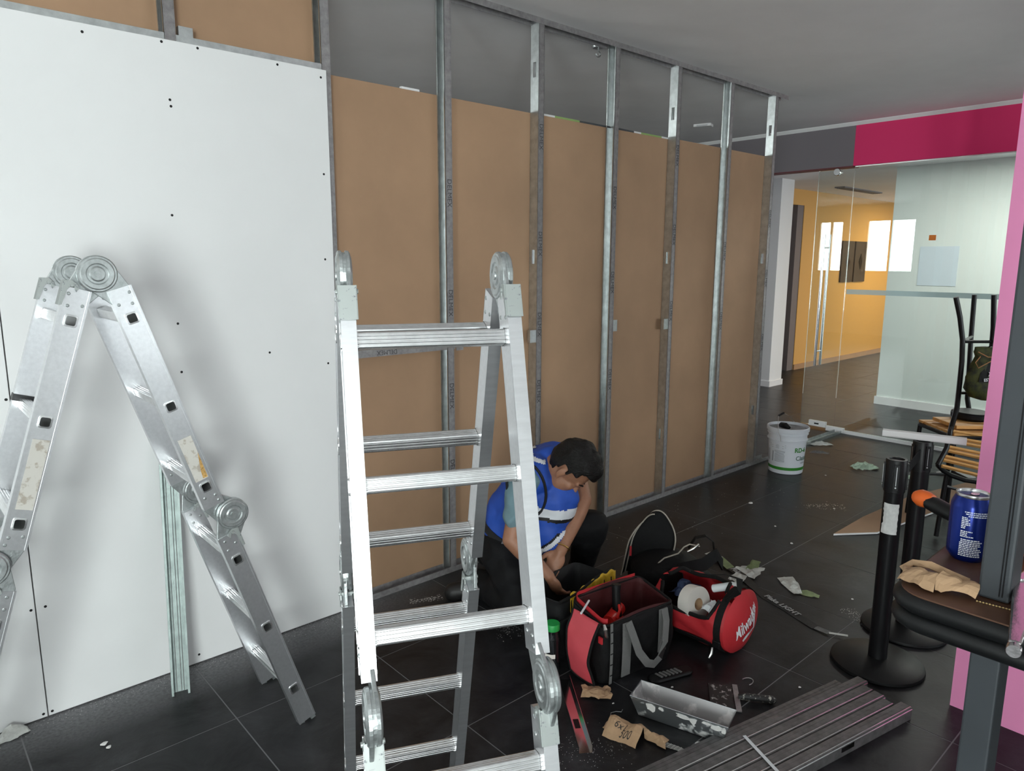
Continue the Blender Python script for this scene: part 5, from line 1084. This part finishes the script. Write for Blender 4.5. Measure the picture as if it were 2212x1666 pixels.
# brown paper packet with pencil note
pk = thing('paper_packet', 'crumpled brown paper packet with handwritten note in front of the mud pan', 'packet', (1.805, 1.405, 0.0), math.atan2(-0.127, 0.036))
def pkf(u, v):
    h = 0.050 * (1 - abs(2 * v - 1) ** 1.6); z = 0.002 + h * (0.85 + 0.15 * sin(u * 9)); y = -0.062 + 0.11 * v - 0.004 * sin(u * 7)
    p = Vector((-0.060 + 0.125 * u + 0.010 * (v - 0.5), y, z)); n_ = 0.004 if v < 0.55 else 0.012
    return p + Vector((noise.noise(p * 40) * n_, noise.noise(p * 40 + Vector((5, 0, 0))) * n_, max(-0.001, noise.noise(p * 30 + Vector((0, 8, 0))) * n_)))
MB().grid(pkf, 10, 10).ob('packet', 'kraft_bag', pk, solid=0.0008)
crumple('twisted_end', 'kraft_bag', lambda u, v: (0.060 + 0.085 * u, (-0.028 + 0.055 * v) * (0.35 + 0.75 * u) + 0.01, 0.004 + 0.030 * (1 - 0.6 * u) * sin(pi * v)), 9, 7, 0.010, 6, pk)
crumple('side_fold', 'kraft_bag', lambda u, v: (-0.075 + 0.020 * u, -0.03 + 0.06 * v, 0.002 + 0.03 * u * sin(pi * v)), 5, 6, 0.010, 8, pk)
b = MB()
for body, uu, vv, sz in (('6x1', 0.40, 0.36, 0.026), ('500', 0.60, 0.18, 0.024)):
    vs, fs = text_data(body, sz, 0.0, shear=0.25); out = []
    for v_ in vs: p = pkf(uu + v_[0] / 0.125, vv + v_[1] / 0.085); out.append(p + Vector((0, -0.0012, 0.0013)))
    b.add(out, fs)
b.ob('handwriting', 'marker_ink', pk)
crumple('paper_scrap', 'kraft_bag', lambda u, v: (-0.055 + 0.11 * u, -0.04 + 0.075 * v, 0.004 + 0.02 * sin(pi * v) * (1 - u)), 9, 7, 0.012, 12, label='crumpled brown paper scrap under the red flap of the tool bag', cat='paper', loc=(1.898, 1.628, 0.0), rz=radians(-50))
# taping knife, black pouch
tk = thing('taping_knife', 'black taping knife crusted with plaster on the floor behind the mud pan', 'knife', (2.268, 1.254, 0.0), math.atan2(-0.11, 0.082))
MB().box((-0.050, 0, 0.004), (0.095, 0.165, 0.0016)).ob('blade', 'knife_blade', tk); MB().box((0.002, 0, 0.006), (0.020, 0.168, 0.007)).ob('spine', 'galvanised_dark', tk, bevel=0.001)
MB().tube([(0.008, 0, 0.012), (0.03, 0, 0.016), (0.08, 0, 0.016), (0.13, 0, 0.015), (0.142, 0, 0.013)], [0.010, 0.0135, 0.0125, 0.0145, 0.008], 12).ob('handle', 'knife_handle', tk, True)
cp = thing('black_pouch', 'flat black ribbed pouch lying between the tool bag and the mud pan', 'pouch', (2.205, 1.508, 0.0), math.atan2(-0.062, 0.191))
MB().prism([(x, y) for x, y in rrect(-0.10, 0.10, -0.030, 0.030, 0.028, 6)], 0.001, 0.018).ob('sleeve', 'black_rubber', cp, bevel=0.007)
for k in range(6): MB().box((-0.055 + 0.018 * k, 0, 0.0195), (0.010, 0.036, 0.004), Matrix.Rotation(radians(18), 3, 'Z')).ob('rib', 'webbing_grey', cp, bevel=0.001)
# torn edge tape reading Plaka LIGHT
ptape = thing('edge_tape', 'long torn black edge tape with white lettering and green white end', 'tape', (3.12, 1.60, 0.0))
O_ = Vector((3.12, 1.60, 0)); path = [Vector(p) - O_ for p in ((3.36, 2.085, 0.012), (3.325, 1.99, 0.02), (3.275, 1.89, 0.010), (3.235, 1.80, 0.012), (3.17, 1.69, 0.006), (3.115, 1.60, 0.004), (3.085, 1.49, 0.004), (3.045, 1.39, 0.004), (3.01, 1.30, 0.006), (3.0, 1.235, 0.01), (3.03, 1.165, 0.014))]
def tseg(i, j, w, m, nm, side=(1, -0.35, 0.15)): return MB().strap(path[i:j + 1], w, 0.0012, side).ob(nm, m, ptape)
tseg(0, 1, 0.045, 'scrap_white', 'white_end'); tseg(1, 2, 0.046, 'scrap_green', 'green_band'); tseg(2, 4, 0.044, 'tape_black', 'black_band'); tseg(4, 8, 0.040, 'tape_black', 'black_band'); tseg(8, 9, 0.028, 'tape_grey', 'frayed_end'); tseg(9, 10, 0.012, 'scrap_white', 'frayed_tip')
vs, fs = text_data('Plaka LIGHT', 0.042, 0.0003, bold=0.0006); b = MB(); b.M = frame(path[6] + Vector((0.003, 0.012, 0.0060)), path[7] - path[5], Vector((1, -0.3, 0))); b.add(vs, fs); b.ob('lettering', 'tape_print', ptape)
vs, fs = text_data('Plak', 0.040, 0.0003, bold=0.0006); b = MB(); b.M = frame((path[2] + path[3]) / 2 + Vector((-0.006, 0.0, 0.0085)), path[3] - path[2], Vector((1, -0.3, 0.1))); b.add(vs, fs); b.ob('lettering', 'tape_print', ptape)
crumple('loose_flap', 'scrap_white', lambda u, v: (0.14 + 0.09 * u, 0.27 - 0.13 * v, 0.004 + 0.03 * u * v), 7, 6, 0.014, 3, ptape)
crumple('green_flap', 'scrap_green', lambda u, v: (0.19 + 0.06 * u, 0.17 + 0.05 * v, 0.004 + 0.05 * u), 5, 5, 0.010, 5, ptape)
crumple('loose_flap', 'scrap_white', lambda u, v: (0.03 + 0.07 * u, 0.16 + 0.07 * v, 0.004 + 0.02 * u), 5, 5, 0.008, 7, ptape)
def scrap(name, m, loc, sx, sy, h, seed, label, rz=0.0, cat='scrap'):
    return crumple(name, m, lambda u, v: (-sx / 2 + sx * u, (-sy / 2 + sy * v) * (0.5 + 0.5 * sin(pi * (0.15 + 0.75 * u))), 0.003 + h * sin(pi * u) * v), 9, 6, min(sx, sy) * 0.16, seed, label=label, cat=cat, loc=(loc[0], loc[1], 0.0), rz=rz)
scrap('tape_scrap', 'scrap_white', (3.325, 1.585), 0.19, 0.06, 0.03, 21, 'torn white and green tape scrap right of the lettered edge tape', radians(-128))
scrap('tape_scrap', 'scrap_green', (3.30, 1.475), 0.10, 0.035, 0.012, 22, 'narrow green tape tail beside the torn white tape scrap', radians(-70))
scrap('paper_scrap', 'scrap_mint', (5.78, 2.21), 0.20, 0.12, 0.03, 23, 'pale mint paper scrap on the floor beyond the bucket', radians(-40))
scrap('paper_scrap', 'scrap_white', (6.24, 2.78), 0.20, 0.07, 0.02, 24, 'white paper scrap lying by the floor hinge of the glass door', radians(-45))
scrap('paper_scrap', 'scrap_white', (6.02, 2.035), 0.20, 0.14, 0.03, 25, 'white paper scraps behind the stanchion poles', radians(-60))
scrap('paper_scrap', 'scrap_mint', (5.72, 1.93), 0.17, 0.08, 0.02, 26, 'mint and white scrap just behind the nearer stanchion head', radians(-50))
scrap('paper_scrap', 'scrap_white', (6.10, 1.66), 0.26, 0.08, 0.02, 27, 'long white scrap under the stacked stools', radians(-70))
scrap('paper_scrap', 'tape_grey', (5.95, 2.66), 0.16, 0.04, 0.015, 28, 'grey curled strip between bucket and glass door', radians(-60))
scrap('paper_scrap', 'scrap_white', (0.20, 2.80), 0.10, 0.045, 0.03, 29, 'white paper scrap at the foot of the left white board', radians(10))
ms = thing('mesh_tape', 'scrap of white mesh tape on the floor before the mud pan', 'tape', (1.862, 1.232, 0.0), radians(-78))
for k in range(7): MB().strap([(-0.045 + 0.012 * k, -0.012 + 0.002 * k, 0.002 + 0.004 * (k % 2)), (-0.040 + 0.012 * k, 0.014 + 0.001 * k, 0.004)], 0.003, 0.0008, (1, 0, 0)).ob('cross_thread', 'scrap_white', ms)
for k in range(4): MB().strap([(-0.045, -0.010 + 0.007 * k, 0.003), (0.0, -0.006 + 0.006 * k, 0.006), (0.045, 0.0 + 0.004 * k, 0.003)], 0.003, 0.0008, (0, 1, 0)).ob('long_thread', 'scrap_white', ms)
crumple('plaster_lump', 'plaster', lambda u, v: (0.03 + 0.04 * u, -0.025 + 0.02 * v, 0.002 + 0.006 * sin(pi * u) * sin(pi * v)), 6, 5, 0.006, 31, ms)
hk2 = tag(MB().tube([(0.03 * sin(q), 0.02 * cos(q), 0.003) for q in [i * 0.28 for i in range(14)]], 0.0018, 6).ob('wire_hook', 'wire_steel', smooth=True), 'thin bent wire lying behind the taping knife', 'wire'); hk2.location = (2.40, 1.285, 0.0)
hk3 = tag(MB().tube([(-0.03, 0.0, 0.003), (-0.012, 0.012, 0.003), (0.008, 0.004, 0.003), (0.02, -0.010, 0.003), (0.035, -0.004, 0.003)], 0.0014, 6).ob('wire_piece', 'wire_steel', smooth=True), 'thin curled wire between the channel offcut and the mud pan', 'wire'); hk3.location = (1.86, 1.50, 0.0)
CR = ['white plaster chip on the floor between mud pan and stud pile', 'upper of two white plaster crumbs before the left board', 'lower of two white plaster crumbs before the left board', 'white plaster chip near the partition foot left of the bucket', 'plaster crumb on bare floor left of the drywall offcut', 'plaster crumb between the lettered tape and the drywall offcut', 'plaster crumb in front of the red tool bag flap', 'plaster crumb between paper packet and tool bag', 'plaster crumb beside the black ribbed pouch', 'plaster crumb near the tip of the drywall offcut', 'plaster crumb to the right of the white bucket', 'plaster crumb between taping knife and stanchion base', 'plaster crumb near the foot of the left ladder', 'plaster crumb right of the torn white tape scrap']
for k, (x, y, s_) in enumerate(((1.938, 1.201, 0.013), (0.425, 2.548, 0.012), (0.433, 2.520, 0.010), (4.327, 2.375, 0.016), (4.05, 2.05, 0.009), (3.864, 1.848, 0.011), (1.93, 1.60, 0.005), (1.90, 1.545, 0.005), (2.15, 1.46, 0.006), (4.65, 1.95, 0.010), (5.35, 2.33, 0.010), (2.52, 1.13, 0.007), (1.06, 2.56, 0.005), (3.42, 1.31, 0.008))):
    o = MB(); ellipsoid(o, (0, 0, s_ * 0.28), (V((s_, 0.2 * s_, 0)), V((-0.2 * s_, s_ * 0.75, 0)), V((0, 0, s_ * 0.28))), 8); o = o.ob('plaster_crumb', 'plaster')
    for v_ in o.data.vertices: v_.co += V((noise.noise(v_.co * 150), noise.noise(v_.co * 150 + V((4, 0, 0))), 0)) * s_ * 0.4
    tag(o, CR[k], 'crumb', 'plaster crumbs on the floor'); o.location = (x, y, 0.0)
# plaster dust: uncountable flakes
dm = MB(); rn = random.Random(4)
def dust(x0, y0, x1, y1, w, n, s0=0.0012, s1=0.004):
    for _ in range(n):
        t = rn.random(); g = rn.gauss(0, 1) * w; dx, dy = x1 - x0, y1 - y0; L = sqrt(dx * dx + dy * dy) + 1e-6
        x = x0 + dx * t - dy / L * g; y = y0 + dy * t + dx / L * g; s = rn.uniform(s0, s1); q = rn.uniform(0, pi)
        dm.add([(x + s * cos(q + a), y + s * sin(q + a) * rn.uniform(0.4, 1), 0.0012) for a in (0, pi / 2, pi, 1.5 * pi)], [(0, 1, 2, 3)])
dust(1.78, 2.72, 1.93, 2.66, 0.012, 160); dust(1.93, 2.25, 2.12, 2.10, 0.05, 260, 0.001, 0.003); dust(3.30, 1.29, 3.16, 1.02, 0.018, 200, 0.001, 0.0035); dust(4.55, 2.12, 4.75, 1.92, 0.03, 90, 0.002, 0.006)
dust(0.0, 2.83, 1.5, 2.83, 0.03, 900, 0.0008, 0.002); dust(1.55, 1.50, 1.75, 1.35, 0.05, 160, 0.0008, 0.002); dust(2.9, 2.6, 4.9, 2.5, 0.2, 120, 0.0015, 0.004); dust(1.9, 2.46, 1.96, 2.40, 0.01, 80)
tag(dm.ob('plaster_dust', 'plaster'), 'fine white plaster dust strewn over the slate floor', 'dust', kind='stuff')
import OpenImageIO as oiio, sys
b=oiio.ImageBuf('/workdir/render_main.png'); w=b.spec().width; k=w/2212
for n,(x,y) in dict(panel_top=(200,130),panel_mid=(560,500),panel_low=(250,1250),panel_right=(650,900),ceilL=(800,90),ceilC=(1500,80),ceilR=(2050,80),ceilB=(1250,180),br1=(830,350),br2=(1050,420),br3=(1230,600),br4=(1490,700),br5=(1610,600),brtop=(200,20),mag=(2020,280),grey=(1750,310),pale=(2010,740),orange=(1880,700),pink=(2130,800),floorL=(250,1580),floorC=(1500,1130),floorR=(1700,1350),rail=(295,760),col=(2150,1000),chair=(2085,960)).items():
    s=[0,0,0];c=0
    for dx in range(-3,4):
        for dy in range(-3,4):
            p=b.getpixel(int(x*k)+dx,int(y*k)+dy); s=[a+q for a,q in zip(s,p)];c+=1
    print(n,(x,y),[int(255*q/c) for q in s])
